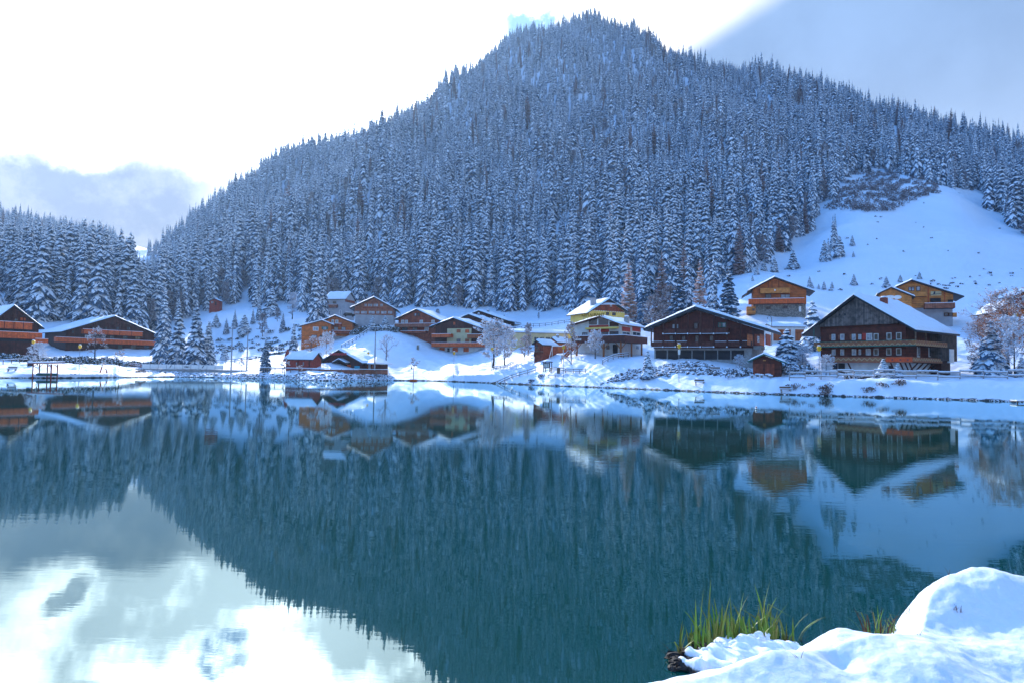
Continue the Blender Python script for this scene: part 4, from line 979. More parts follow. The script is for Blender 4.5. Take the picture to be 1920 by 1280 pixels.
# 11 long cream building
h = Eaves('long_building', 'long low cream building with a row of dark windows and a flat snowy roof', 'building', 186, 958, 1079, 621, 625.5, 648, 9, 9, over=.25)
h.body(CREAM); h.roof(CONC, .25, .35)
for i in range(6): h.window(1005.5+10.9*i, 635.2, 7.6, 5.8, CREAM, GLASS, mull=True)
h.panel(1061.5, 1076, 627, 647, YELLOW, nm='yellow_wall_end', proud=.08, back=.1)
# 12 yellow hotel block and restaurant
h = House('hotel', 'tall yellow house with a clipped snowy roof behind the restaurant', 'hotel', 172, (1102, 588), (1143, 562), (1181, 587), 645, 26, 11, over=1.0)
h.body(YELLOW, 1.0, 1.0); h.roof(FASC, .35)
zc = h.W(1140, 583.5, 1)[1]; xa0, xa1 = [h.W(p, 584, .9)[0] for p in (1109, 1174)]
MB().prism([(max(h.wl, xa0), zc), (min(h.wr, xa1), zc), (min(h.wr, xa1)-.3, h.zat(min(h.wr, xa1))-.06), (0, h.za-.1), (max(h.wl, xa0)+.3, h.zat(max(h.wl, xa0))-.06)], .86, .99).build('gable_cladding', BROWNW, h.o)
MB().add([(0, 3.2, h.za+.62), (h.xl*.42, -.25, h.zat(h.xl*.42)+.18), (h.xr*.42, -.25, h.zat(h.xr*.42)+.18), (0, -.35, h.zat(h.xr*.42)+.14)], [(0, 1, 3), (0, 3, 2), (1, 2, 3)]).build('clipped_gable_snow', SNOW, h.rf)
for i in range(16):
    x = h.wl+.3+(h.wr-h.wl-.6)*i/15; MB().prism([(x-.2, zc), (x, zc-.28), (x+.2, zc)], .84, .95).build('trim_point', WHITE, h.o)
h.window(1145.5, 566+7, 2.4, 2.6, WHITE, GLASSL, yp=.85, mull=False); h.window(1139, 588.5, 4, 4, DARKW); h.window(1151, 589, 5, 4, DARKW)
h.chimney(h.xl*.45, 3.2, 2.0, 1.2, GREYR, False)
h = House('restaurant', 'restaurant with a wide wooden terrace on posts and a yellow letter sign on its roof', 'restaurant', 149, (1063, 612), (1123, 594.5), (1165.6, 610), 668, -38, 12, over=1.1)
h.body(PLAST, 1.3, .9, below=None) if False else h.body(PLAST, 1.3, .9); h.roof(mat('brown_fascia', (.13, .045, .022), .6, .3, 2), .32)
h.chimney(4.6, 5.0, 1.5, .95, CONC)
P = h.panel
P(1104.5, 1120, 596, 609, GLASS, nm='gable_glazing', proud=.05, back=.1); P(1122.5, 1140.5, 597.5, 609, GLASS, nm='gable_glazing', proud=.05, back=.1); P(1143, 1160, 603, 612, DARKW, nm='gable_board', proud=.05, back=.1)
P(1104.5, 1141, 610, 614, REDP, nm='red_board', proud=.09, back=.1); P(1101, 1160, 613.8, 617.2, YELLOW, nm='awning', proud=.9, back=.1)
P(1104.5, 1142, 617.5, 623, REDP, nm='red_board', proud=.08, back=.1); h.window(1133, 626, 12, 5.4, DARKW, GLASS); h.window(1151.5, 625.4, 14.5, 6, DARKW, GLASS); h.window(1096.5, 627, 8, 5, DARKW, GLASSL)
P(1120.3, 1122.3, 597, 609.5, WHITE, nm='pillar', proud=.14, back=.1)
for a, b in ((1166.3, 1181.5), (1185.5, 1200.6)):
    y0_, z1_ = h.side(a, 612.5, h.wr); y1_, z0_ = h.side(b, 622.5, h.wr)
    MB().box(h.wr-.1, h.wr+.05, y0_, y1_, z0_, z1_).build('red_board', REDP, h.o)
    h.window((a+b)/2, 626.2, b-a-1.5, 6, WHITE, GLASS, side=h.wr)
# terrace deck
zt = h.W(1120, 629.5, -2.2)[1]; zb_ = h.W(1120, 642, -2.2)[1]; xd0 = h.W(1073, 636, -2.6)[0]; xd1 = h.wr+3.0; yd1 = h.side(1214, 636, xd1)[0]; yd1 = max(4, min(yd1, 11))
dk = MB(); dk.box(xd0, xd1, -2.7, -2.6, zb_, zt); dk.box(xd1-.1, xd1, -2.6, yd1, zb_, zt); dk.box(xd0, xd0+.1, -2.6, 1.0, zb_, zt)
d_ = dk.build('terrace_railing', RAILD, h.o); MB().box(xd0+.105, xd1-.105, -2.59, h.y0-.01, zb_+.05, zb_+.3).box(h.wr+.01, xd1-.105, h.y0, yd1, zb_+.046, zb_+.296).build('terrace_floor', DARKW, d_)
MB().box(xd0-.03, xd1+.03, -2.76, -2.55, zt+.004, zt+.14).box(xd1-.16, xd1+.04, -2.54, yd1, zt+.003, zt+.139).build('rail_snow', SNOW, d_)
letters('TERRASSE', d_, h.W(1075.5, 636, -2.72)[0], h.W(1090, 636, -2.72)[0], -2.71, h.W(1082, 638.2, -2.7)[1], h.W(1082, 634.6, -2.7)[1], WHITE)
for px, yy in ((1081.5, -2.4), (1132, -2.4), (1164, -2.4)):
    x, _ = h.W(px, 650, yy); m = MB().box(x-.17, x+.17, yy-.17, yy+.17, -2, zb_-.02); m.bar((x, yy, zb_-1.6), (x-1.3, yy, zb_-.1), .16, .16); m.bar((x, yy, zb_-1.6), (x+1.3, yy, zb_-.1), .16, .16); m.build('terrace_post', mat('orange_posts', (.30, .10, .03), .6, .2, 2), h.o)
for f in (.35, .8):
    y = -2.4+(yd1+2.4)*f; MB().box(xd1-.5, xd1-.2, y-.15, y+.15, -2, zb_-.02).build('terrace_post', MATS['orange_posts'], h.o)
h.door(1149.3, 1158.3, 645.5, 662, GARD, proud=.07); h.window(1140, 651, 4, 5, DARKW)
y_, z_w = h.side(1195, 651, h.wr); MB().box(h.wr-.1, h.wr+.06, y_-.6, y_+.6, z_w-.4, z_w+.4).build('window', GLASS, h.o)
st = MB()
xs0, zs0 = h.W(1086, 642, -2.9); xs1, zs1 = h.W(1078, 668, -2.9)
st.bar((xs0+.2, -3.0, zb_), (xs0-4.4, -3.4, -1.2), .12, .4); st.bar((xs0+.2, -4.1, zb_), (xs0-4.4, -4.5, -1.2), .12, .4)
for i in range(12):
    f = (i+.5)/12; st.box(xs0+.2-4.6*f-.16, xs0+.2-4.6*f+.16, -4.2-.4*f+.08, -3.0-.4*f-.08, zb_*(1-f)-1.2*f-.02, zb_*(1-f)-1.2*f+.04)
st.build('stairs', RAILB, h.o)
x0_, z0_ = h.W(1090.5, 596.2, -.3); x1_, z1_ = h.W(1133, 590.4, -.3)
letters('RESTAURANT', h.rf, x0_, x1_, -.25, z0_+.2, z1_+.45, mat('sign_letters', (.36, .20, .005), .5, .1, 3), depth=.09)
sb = MB()
for i in range(6):
    x = x0_+(x1_-x0_)*(i+.5)/6; sb.bar((x, -.1, h.zat(x)), (x, -.18, z0_+.2), .06, .06)
sb.build('sign_frame', METAL, h.rf)
# 13 log huts
G13 = 'pair of small log huts by the playground swing'
for i, (Y, l, a, r, base, d, lab) in enumerate(((156, (997.5, 646.5), (1004.7, 638.6), (1017, 647.8), 669, 5.5, 'front log hut with a small railed porch, left of the restaurant terrace'), (163, (1028.5, 639), (1034.7, 634.4), (1045, 643), 667, 5.5, 'second log hut with a snow-capped chimney, behind the first'))):
    h = House('log_hut', lab, 'hut', Y, l, a, r, base, -52, d, G13, over=.5); h.body(RAILB if i else BROWNW, .35, .35); h.roof(FASC, .3)
    h.window(a[0]+1.5, a[1]+11, 3, 5, DARKW, GLASS); h.door(a[0]-3.4, a[0]-1, base-9, base-1, DARKW)
    if i: h.chimney(.4, 1.6, .7, .6, CONC)
    else:
        mb = MB(); zb2 = h.W(1003, 658, -.6)[1]; zt2 = zb2+1.0
        mb.box(h.wl-.1, h.wr+.1, -.8, .5, zb2-.15, zb2); mb.box(h.wl-.1, h.wr+.1, -.82, -.76, zt2-.06, zt2)
        for q in range(7): x = h.wl+(h.wr-h.wl)*q/6; mb.box(x-.04, x+.04, -.81, -.77, zb2, zt2-.06)
        mb.build('porch', FENCEW, h.o)
# 14 brown garage chalet
h = House('chalet', 'big dark red-brown chalet with two long balconies above a row of garages', 'chalet', 127, (1207, 620.5), (1302.6, 580), (1440.5, 622), 673.5, -32, 14, over=1.5)
h.body(mat('red_brown_boards', (.12, .026, .018), .75, .3, 1.5, plank=('X', 5, .35)), 1.6, 3.2, low=(CONC, h.W(1300, 652.5, 1.5)[1])); h.roof(FASC, .38, .55)
yg = h.y0
for a, b in ((1229.5, 1249.5), (1252.5, 1271.8), (1273, 1296), (1298.5, 1319.8), (1322, 1344.3), (1346.5, 1369), (1371.5, 1395)): h.panel(a, b, 656.3, 673.3, GARD, nm='garage_door', proud=-.02)
for (a, b, t, q) in ((1222, 1408, 640.5, 649.5), (1244, 1364, 616.5, 625.2)):
    h.balcony(a, b, t, q, RAILD, 1.35, snow=False, thick=.07)
yb = yg-1.42
for px, lo in ((1221.6, 651), (1243.7, 651), (1267, 651), (1290, 651), (1313.7, 651), (1338.6, 651), (1363.5, 651), (1389, 651)):
    x, zl3 = h.W(px, lo, yb); m = MB().box(x-.11, x+.11, yb-.22, yb-.075, zl3, h.zat(x)-.15); p = m.build('balcony_post', DARKW, h.o)
    for py in ((650, 625.6) if px > 1230 and px < 1370 else (650,)):
        _, zk = h.W(px, py, yb-.2); MB().blob((x, yb-.30, zk), .16, 0, random.Random(1), 8, 5, .02).build('snow_knob', SNOW, p, True)
for a, b, py in ((1245, 1266, 626.3), (1269, 1289, 626.3), (1292, 1312, 626), (1315.5, 1337, 626), (1340, 1368, 625.6), (1224, 1242, 650.6), (1246, 1265, 650.6), (1270, 1288, 650.6), (1292, 1312, 650.4), (1316, 1336, 650.4), (1341, 1362, 640), (1366, 1386, 639.6), (1392, 1406, 639.2), (1222, 1242, 640.2), (1246, 1265, 639.8), (1269, 1288, 639.8)):
    x0_, zq = h.W(a, py, yb); x1_, _ = h.W(b, py, yb); MB().box(x0_, x1_, yb-.12, yb+.04, zq, zq+.07).build('rail_snow', SNOW, h.o)
h.window(1263, 612, 4, 7.5, DARKW, GLASSL, mull=False); h.window(1270.5, 612, 3, 7.5, DARKW, GLASSL, mull=False); h.window(1305, 611, 6, 10, DARKW); h.window(1350, 609.5, 5, 7, FASCG, GLASS); h.window(1357.5, 609.5, 5, 7, FASCG, GLASSL)
h.window(1307, 635, 6, 11, DARKW); h.window(1334, 634, 6, 9, DARKW); h.window(1282, 635, 6, 9, DARKW); h.window(1259, 634, 6, 9, DARKW)
for py0, py1 in ((624, 648),):
    for a, m in ((1402, ORANGEW), (1414, BROWNW), (1424, ORANGEW), (1436, BROWNW)):
        y_, z1_ = h.side(a, py0, h.wr); y2_, z0_ = h.side(a+9, py1, h.wr); MB().box(h.wr-.1, h.wr+.05, y_, y2_, z0_, z1_-.2).build('side_panel', m, h.o)
h.window(1421.5, 636, 3.4, 9, WHITE, GLASSL, side=h.wr+.05, mull=False)
MB().box(h.wr+.06, h.wr+1.4, .9+h.y0, 6.5, h.W(1420, 652, h.y0)[1]-.2, h.W(1420, 645.5, h.y0)[1]-.2).build('side_balcony', CONC, h.o)
for i, y in enumerate((5, 8, 11)): h.chimney(1.2+.4*i, y, .5, .5, CONC)
# 15 orange chalet on the hill
h = House('chalet', 'bright orange chalet on a stone ground floor high on the slope', 'chalet', 170, (1402, 547), (1452.5, 520.5), (1528, 547.5), 589, -18, 11, over=1.4)
h.body(ORANGEW, 1.4, 1.9, low=(STONE, h.W(1452, 571, 1.4)[1])); h.roof(FASC, .35)
h.balcony(1425.5, 1481.5, 540, 550, HONEYW, 1.2, snow=False); h.balcony(1403.5, 1508, 560, 569.5, RAILO, 1.7, sidewrap=5)
h.window(1472.5, 556, 16, 6.5, DARKW, GLASSL); h.window(1440.5, 556, 10, 7, DARKW, GLASS); h.window(1441, 577.5, 6, 2.6, DARKW); h.window(1472.5, 576.5, 6, 2.6, DARKW); h.window(1500, 579.5, 3, 9, WHITE, WHITE, mull=False)
h.window(1453, 544.2, 3.2, 3.2, HONEYW, WHITE, yp=h.y0-1.3, mull=False, nm='heart_emblem')
for px in (1441, 1447.5, 1460): h.panel(px-.5, px+.5, 526, 541, BROWNW, nm='gable_post', proud=.12)
x_, z_q = h.W(1391, 557.5, 3.2); MB().prism([(x_, z_q), (h.wl-.01, z_q+2.0), (h.wl-.01, z_q+2.25), (x_, z_q+.25)], 2.6, 8).build('lean_to_roof', FASC, h.o)
P = h.panel; P(1400, 1416.5, 575.5, 589, HONEYW, nm='cellar_hut', proud=.5, back=3); P(1410.5, 1415, 579, 583, GLASS, nm='window', proud=.56, back=.1)
h.chimney(1.6, 3.5, .5, .55, DARKW, False); h.chimney(5.2, 3.5, .5, .55, DARKW, False)
# 16 garages cut into the slope
h = Eaves('garage_row', 'flat snow-covered garage row with rust-red doors cut into the slope', 'garage', 149, 1447, 1512, 609, 614, 641, -3, 7, over=.2, rise_d=3.5)
h.body(PLAST); h.roof(CONC, .25, .45); h.panel(1450, 1482.5, 618, 639, RAILB, nm='garage_door'); h.panel(1491, 1507, 618, 639, RAILB, nm='garage_door')
# 17 small hut with green fascia
h = House('hut', 'small dark wooden hut with green-edged snowy roof by the stone tables', 'hut', 111.5, (1402, 678.5), (1431.8, 664.8), (1473.5, 681), 703.5, -26, 4.6, over=.7)
h.body(DARKH, .8, .8); h.roof(FASCG, .26, .2)
h.panel(1412.5, 1430.5, 681.5, 701.5, BROWNW, nm='shutter_door', proud=.05, back=.1); h.panel(1434.5, 1452, 681.5, 701.5, BROWNW, nm='shutter_door', proud=.05, back=.1)
h.panel(1430.6, 1436, 674, 676, HONEYW, nm='name_board', proud=.06, back=.1)
# 18 old farmhouse
h = House('farmhouse', 'big old farmhouse with steep snowy roof, patterned balconies and white-framed windows', 'farmhouse', 112, (1504.5, 630), (1600, 556.5), (1717, 622.5), 703, -55, 17, over=1.6)
h.body(DARKH, 2.6, 2.2, low=(PLAST, h.W(1620, 679.5, 1.6)[1])); h.roof(mat('black_fascia', (.018, .022, .03), .6, .3, 2), .34, .30)
# weathered boards in the gable, hanging in front of the log wall
zc = h.W(1600, 610, 0.9)[1]; xa0, xa1 = h.W(1535, 615, .8)[0], h.W(1683, 607, .8)[0]
k0 = max(h.xl+.4, xa0); k1 = min(h.xr-.4, xa1)
poly = [(k0, zc-.2), (k0+1, zc), (k1-1, zc), (k1, zc-.2), (k1, min(h.zat(k1)-.06, zc+.4)), (0, h.za-.08), (k0, min(h.zat(k0)-.06, zc+.4))]
zk0, zk1 = h.zat(k0)-.08, h.zat(k1)-.08
MB().prism([(k0, min(zc, zk0)-.02), (k1, min(zc, zk1)-.02), (k1, zk1), (0, h.za-.1), (k0, zk0)], .8, 1.55).build('gable_boards', WEATH, h.o)
h.panel(1573, 1576, 588.5, 592, GARD, yp=.8, nm='owl_hole', proud=.02, back=.02); h.panel(1583, 1586, 588, 592, GARD, yp=.8, nm='owl_hole', proud=.02, back=.02)
PATT = bpy.data.materials.new('patterned_rail'); PATT.use_nodes = True; t = PATT.node_tree; b = NB(t); pp = t.nodes['Principled BSDF']; tcn = b.n('ShaderNodeTexCoord').outputs['Object']
sx = b.n('ShaderNodeSeparateXYZ'); t.links.new(tcn, sx.inputs[0]); zz_ = b.m('MULTIPLY', b.m('ABSOLUTE', b.m('SUBTRACT', b.m('FRACT', b.m('MULTIPLY', b.m('ADD', sx.outputs[0], sx.outputs[1]), 1.1)), .5)), 1.0)
zig = b.m('ABSOLUTE', b.m('SUBTRACT', b.m('FRACT', b.m('MULTIPLY', sx.outputs[2], 1.25)), b.m('ADD', zz_, .25)))
t.links.new(b.mix(b.ss(zig, .10, .16), (.36, .24, .12), b.mix(b.ss(b.noise(tcn, 1.2, 4), .35, .65), (.20, .06, .028), (.30, .11, .03))), pp.inputs['Base Color']); pp.inputs['Roughness'].default_value = .7
for (a, b_, t0, t1, wrap, nm2) in ((1526, 1717, 639.8, 648.6, 10.5, 'upper'), (1556, 1712, 669.3, 678.3, 9.5, 'lower')):
    o = h.balcony(a, b_, t0, t1, PATT, 1.5, snow=False, sidewrap=wrap, thick=.1); o['label'] = 'long patterned %s balcony' % nm2
    x0_, z1_ = h.W(a, t0, h.y0-1.6); x1_, z0_ = h.W(b_, t0, h.y0-1.6)
    zt_ = h.W((a+b_)/2, t0, h.y0-1.5)[1]; zb2 = h.W((a+b_)/2, t1, h.y0-1.5)[1]
    MB().box(x0_, x1_+.02, h.y0-1.68, h.y0-1.50, zt_+.002, zt_+.09).box(x0_, x1_+.02, h.y0-1.66, h.y0-1.602, zb2-.1, zb2+.06).build('hand_rail', FASCG if nm2 == 'upper' else MIDW, o)
zt_ = h.W(1634, 669.3, h.y0-1.5)[1]; zb2 = h.W(1634, 678.3, h.y0-1.5)[1]
xo0, xo1 = h.W(1661.5, 674, h.y0-1.6)[0], h.W(1711, 674, h.y0-1.6)[0]
q = MB().box(xo0, xo1, h.y0-1.67, h.y0-1.604, zb2+.065, zt_-.01).build('red_carpet', mat('red_orange_cloth', (.62, .085, .02), .7, .2, 4), h.o)
for px in (1673, 1688, 1702):
    x, z = h.W(px, 674, h.y0-1.68); MB().prism([(x-.16, z), (x-.05, z-.1), (x+.1, z-.08), (x+.18, z+.05), (x+.05, z+.12), (x-.08, z+.1)], h.y0-1.69, h.y0-1.672).build('motif', INK, q)
Wd = mat('old_white_paint', (.55, .53, .50), .6, .2, 2)
for px, py, w, hh_ in ((1563, 632.3, 5, 9), (1579.5, 632, 5.5, 9), (1601, 632, 5, 9), (1612.5, 631.6, 4, 8), (1630, 631.6, 8, 10), (1643, 631.5, 6.4, 10), (1667.2, 630.5, 6.5, 10.5), (1685.4, 630, 7, 10.5),
                 (1563.3, 660, 5, 8.6), (1579.5, 659.8, 5, 8.8), (1601.5, 659.6, 5.5, 9), (1612.5, 659.5, 3, 9), (1628.3, 659.4, 6.5, 9), (1643, 659.2, 6.4, 10), (1666.8, 658.8, 6.6, 10.4), (1685.4, 658.6, 6.8, 10.4)):
    h.window(px, py, w, hh_, Wd, GLASSL if px < 1640 else mat('brown_curtain_glass', (.10, .07, .05), .2, .3, 2), fw=.17)
for px, py, w in ((1557, 632.5, 3), (1573.3, 632.3, 3), (1595, 632, 3), (1607, 632, 3)): h.panel(px-w/2+.3, px+w/2-.3, py-4.5, py+4.5, MIDW, nm='shutter', proud=.10, back=.05)
h.panel(1617, 1624, 624.5, 637, REDP, nm='red_board', proud=.06, back=.05)
for px in (1721.5, 1743):
    y_, z_q = h.side(px, 658.5, h.wr); MB().box(h.wr-.05, h.wr+.1, y_-.5, y_+.5, z_q-.95, z_q+.95).build('window', WHITE, h.o); MB().box(h.wr+.1, h.wr+.13, y_-.33, y_+.33, z_q-.78, z_q+.78).build('window_pane', GLASS, h.o)
for px in (1717.5, 1736.5, 1765.5):
    x_, y_ = (h.wr+1.45), h.side(px, 640, h.wr+1.5)[0]; z0_ = h.W(1717, 648, h.y0)[1]; MB().box(x_-.09, x_+.09, y_-.09, y_+.09, z0_, h.zat(h.xr-.3)+.05 if False else h.zr+.2).build('balcony_post', FENCEW, h.o)
x_, _ = h.W(1526.5, 640, h.y0-1.5); MB().box(x_-.06, x_+.06, h.y0-1.6, h.y0-1.5, h.W(1526, 640, h.y0-1.5)[1], h.zat(x_)-.1).build('balcony_post', FASCG, h.o)
zs = h.W(1640, 679.6, h.y0)[1]
for px in (1592, 1672, 1690, 1699, 1707):
    x, _ = h.W(px, 682, h.y0-1); MB().bar((x, h.y0-.02, zs-1.5), (x, h.y0-1.4, zs+.02), .16, .18).build('bracket', DARKW, h.o)
for y in (2.6, 4.6, 6.6, 8.6, 10.4): MB().bar((h.wr+.02, y, zs-1.5), (h.wr+1.4, y, zs+.02), .16, .18).build('bracket', DARKW, h.o)
h.door(1571.5, 1583.5, 680.5, 700.5, GARD, proud=-.06); h.door(1662.5, 1672, 685, 697, GARD, proud=-.06); h.window(1566, 686, 6, 8, DARKW); h.panel(1682.5, 1688, 689.3, 690.6, GARD, nm='vent_slot', proud=-.08)
h.chimney(h.W(1668, 575, 8.5)[0] if 0 < h.W(1668, 575, 8.5)[0] < 6 else 2.6, 6.4, 1.15, .95, BRICK)
# barn part at the rear and the dark porch with its white door
MB().box(h.wr+.01, h.wr+1.9, 10.5, h.depth-.3, h.zr-4.4, h.zr+.15).build('barn_wall', WEATH, h.o)
y_, z_q = h.side(1772, 668, h.wr+.3); MB().box(h.wr+.02, h.wr+1.6, 10.9, 14.6, -2.5, z_q+1.4).build('shed', DARKW, h.o)
y_, z_q = h.side(1785, 667, h.wr+2.0); MB().box(h.wr+1.0, h.wr+2.0, y_-.9, y_+.9, z_q-1.2, z_q+1.2).build('white_door', WHITE, h.o)
# 19 twin chalet on the right slope
h = House('chalet', 'honey-coloured chalet with a painted skier board above a wide terrace, behind the old farmhouse', 'chalet', 157, (1676, 541), (1709.8, 526), (1808, 557), 604, -26, 11, over=1.4)
h.body(HONEYW, .8, 2.0, low=(GREYR, h.W(1720, 577.5, 1.4)[1])); h.roof(FASC, .3)
h.balcony(1713, 1739, 548, 556, HONEYW, 1.0, snow=False)
h.window(1706, 542, 4, 6, DARKW, GLASSL); h.window(1711.5, 542, 4, 6, DARKW, GLASSL); h.window(1721.5, 541.5, 6, 7, DARKW, GLASSL)
h.panel(1745, 1765, 546.5, 554.5, CREAM, nm='painted_board', proud=.1, back=.05)
x, z = h.W(1755, 550.5, h.y0-.12); MB().prism([(x-1.1, z-.35), (x+1.2, z-.1), (x+1.25, z), (x-.2, z-.1), (x-.1, z+.45), (x-.4, z+.5), (x-.6, z-.15), (x-1.1, z-.25)], h.y0-.14, h.y0-.11).build('painted_figure', INK, h.o)
h.window(1754, 563, 18, 6, DARKW, GARD, mull=False); h.window(1782, 565, 8, 4, DARKW, GARD, mull=False)
for px in (1740.5, 1771): h.panel(px-1, px+1, 540 if px < 1750 else 548, 568, RAILO, nm='post', proud=.14)
h.balcony(1734, 1791, 568.3, 578, MIDW, 2.2, sidewrap=7, lab='wide terrace railing')
h.window(1774, 590, 6, 5, DARKW); h.window(1782.5, 590, 6, 5, DARKW); h.panel(1786, 1794, 586.5, 594.5, HONEYW, nm='panel'); 
xa, za_ = h.W(1671, 540.3, -2.6); xl2, zl2 = h.W(1644, 553, -2.6); xr2, zr2 = h.W(1716, 558, -2.6)
MB().prism([(xl2+.7, -2), (xr2-.7, -2), (xr2-.7, zr2+.3), (xa, za_-.05), (xl2+.7, zl2+.3)], -2.2, 5).build('wing_wall', HONEYW, h.o)
w_r = MB().prism([(xl2, zl2), (xa, za_), (xr2, zr2), (xr2, zr2+.22), (xa, za_+.24), (xl2, zl2+.22)], -2.9, 5.5).build('wing_roof', FASC, h.o)
MB().prism([(xl2+.05, zl2+.225), (xa, za_+.245), (xr2-.05, zr2+.225), (xr2-.05, zr2+.5), (xa, za_+.54), (xl2+.05, zl2+.5)], -2.85, 5.4).build('roof_snow', SNOW, w_r)
for a, c_ in ((1669, 1.6), (1683, 1.3)):
    x, z = h.W(a, 557.5, -2.25); MB().blob((x, -2.2, z), (c_*.7, .12, .5), 0, random.Random(2), 10, 5, .02).build('arched_window', WHITE, h.o)
# 20 chalets at the right edge
h = House('chalet', 'orange chalet half hidden by the huge rusty tree at the edge of the picture', 'chalet', 134, (1862, 588), (1893, 567), (1945, 588), 612, -10, 9)
h.body(ORANGEW); h.roof(); h.balcony(1870, 1930, 597, 604, HONEYW, 1.2); h.window(1885, 592, 6, 6, DARKW, GLASSL); h.window(1903, 592, 6, 6, YELLOW, GLASSL)
h = House('chalet', 'chalet cut off by the right picture edge, only its roof corner showing', 'chalet', 158, (1907, 555), (1940, 540), (1985, 558), 585, -10, 9)
h.body(BROWNW); h.roof(); h.window(1918, 562, 5, 5, DARKW, GLASSL)
# ------------------------------------------------------------------ street furniture and small things
def lamp(px, ytop, Y, label, extra=False):
    g = ground(px, Y); zt = at(px, ytop, Y).z; o = tag(empty('street_lamp', g), label, 'street lamp', 'lamps with yellow lanterns along the lake walk'); H_ = zt-g.z
    MB().tube([(0, 0, -.5), (0, 0, .5), (0, 0, H_-.85)], [.07, .06, .04], 7).build('pole', METAL, o)
    l = MB(); l.tube([(0, 0, H_-.85), (0, 0, H_-.72), (0, 0, H_-.30), (0, 0, H_-.22)], [.10, .20, .34, .36], 6, 0); l.tube([(0, 0, H_-.22), (0, 0, H_-.02), (0, 0, H_+.08)], [.42, .16, .03], 6, 0)
    for q in range(4): a = q*1.571; l.tube([(.3*math.cos(a), .3*math.sin(a), H_-.55), (.46*math.cos(a), .46*math.sin(a), H_-.62)], [.05, .03], 4)
    l.build('lantern', LANT, o); MB().blob((0, 0, H_+.1), (.3, .3, .1), 0, random.Random(px), 8, 4, .05).build('snow_cap', SNOW, o, True)
    if extra:
        MB().tube([(0, 0, H_-1.9), (0, 0, H_-1.75), (0, 0, H_-1.1), (0, 0, H_-.98)], [.16, .2, .24, .1], 9).build('flower_basket', WHITE, o)
lamp(1273, 645, 118, 'yellow lantern on a pole with a white flower basket, before the brown garage chalet', True)
lamp(1536, 649, 105, 'yellow lantern on a pole beside the old farmhouse gable')
lamp(1056, 647.5, 136, 'star-edged yellow lantern on a pole between the log huts and the restaurant')
lamp(850.5, 659, 163, 'yellow lantern on a tall pole below the shuttered cream chalet')
lamp(922, 651, 158, 'yellow lantern glimpsed through the big white tree')
lamp(690, 659.5, 176, 'small yellow lantern on the sunny slope behind the snack bar')
lamp(580, 657, 178, 'yellow lantern just above the small red hut roof')
lamp(61, 638, 148, 'yellow lantern beside the round frosted tree on the lawn')
lamp(148, 646.5, 150, 'yellow lantern standing before the wide brown chalet')
def mast(px, ytop, Y, label):
    g = ground(px, Y); H_ = at(px, ytop, Y).z-g.z; o = tag(empty('floodlight_mast', g), label, 'floodlight mast', 'tall floodlight masts by the rink')
    MB().tube([(0, 0, -.6), (0, 0, H_*.5), (0, 0, H_)], [.22, .17, .11], 8).build('pole', METAL, o)
    h_ = MB(); h_.box(-.9, .9, -.06, .06, H_-.1, H_+.02)
    for x in (-.7, .7): h_.add([(x-.3, -.35, H_-.2), (x+.3, -.35, H_-.2), (x+.3, -.1, H_+.3), (x-.3, -.1, H_+.3), (x-.2, .1, H_-.15), (x+.2, .1, H_-.15), (x+.2, .12, H_+.2), (x-.2, .12, H_+.2)], [(0, 1, 2, 3), (7, 6, 5, 4), (0, 4, 5, 1), (1, 5, 6, 2), (2, 6, 7, 3), (3, 7, 4, 0)])
    h_.build('floodlight', METAL, o); MB().box(-.95, .95, -.3, .12, H_+.3, H_+.42).build('snow_cap', SNOW, o)
mast(433, 616, 170, 'tall floodlight mast nearest the banner fence')
mast(462.5, 618, 176, 'floodlight mast behind the first, near the greenish fir')
mast(702, 616, 164, 'floodlight mast rising at the right end of the snack bar')
mast(331, 656, 180, 'short lamp mast in front of the drooping firs')
# curled lamp by the garages
g0 = ground(1447, 146); o = tag(empty('curled_lamp', g0), 'dark lamp post with a curled arm above the garage row', 'street lamp'); H_ = at(1447, 592, 146).z-g0.z
MB().tube([(0, 0, -.3), (0, 0, H_*.8), (-.1, 0, H_*.95), (-.6, 0, H_), (-1.0, 0, H_*.93), (-.8, 0, H_*.86)], [.08, .07, .06, .05, .05, .05], 6).build('pole', GARD, o)
MB().blob((-.8, 0, H_*.84), .18, 0, random.Random(2), 8, 5, .02).build('lamp_globe', WHITE, o)

def fence(name, label, pts, post_h, rails, post_w=.12, step=2.4, m=FENCEW, snow=True, stepped=False, cat='fence', group=None, rail_h=.1, rail_m=None, fill=None):
    """fence along pixel/distance points; posts and rails are its parts"""
    P = [ground(px, Y) for px, Y in pts]; run = []; 
    for a, b in zip(P[:-1], P[1:]):
        n = max(1, int(round((b.xy-a.xy).length/step)))
        for i in range(n): q = a.lerp(b, i/n); run.append(Vector((q.x, q.y, h1(q.x, q.y))))
    run.append(P[-1]); o = tag(empty(name, run[0]), label, cat, group); O = run[0]
    pm = MB().box(-post_w/2, post_w/2, -post_w/2, post_w/2, -.5, post_h).mesh('post', m)
    for q in run[:101]: link('post', pm, o, q-O)
    for i, (a, b) in enumerate(zip(run[:-1], run[1:])):
        for z in rails:
            mb = MB(); sm = MB()
            if stepped:
                zz = (a.z+b.z)/2-O.z+z+(.10 if i % 2 else -.06); aa = Vector((a.x-O.x, a.y-O.y, zz)); bb = Vector((b.x-O.x, b.y-O.y, zz))
            else: aa = a-O+Vector((0, 0, z)); bb = b-O+Vector((0, 0, z))
            off = Vector((0, -post_w/2-.04, 0)); e = (bb-aa).normalized()*.03
            mb.bar(aa+off+e, bb+off-e, .07, rail_h)
            r = mb.build('rail', rail_m or m, o)
            if snow: sm.bar(aa+off+e+Vector((0, 0, rail_h/2+.065)), bb+off-e+Vector((0, 0, rail_h/2+.065)), .15, .12); sm.build('rail_snow', SNOW, r)
    return o
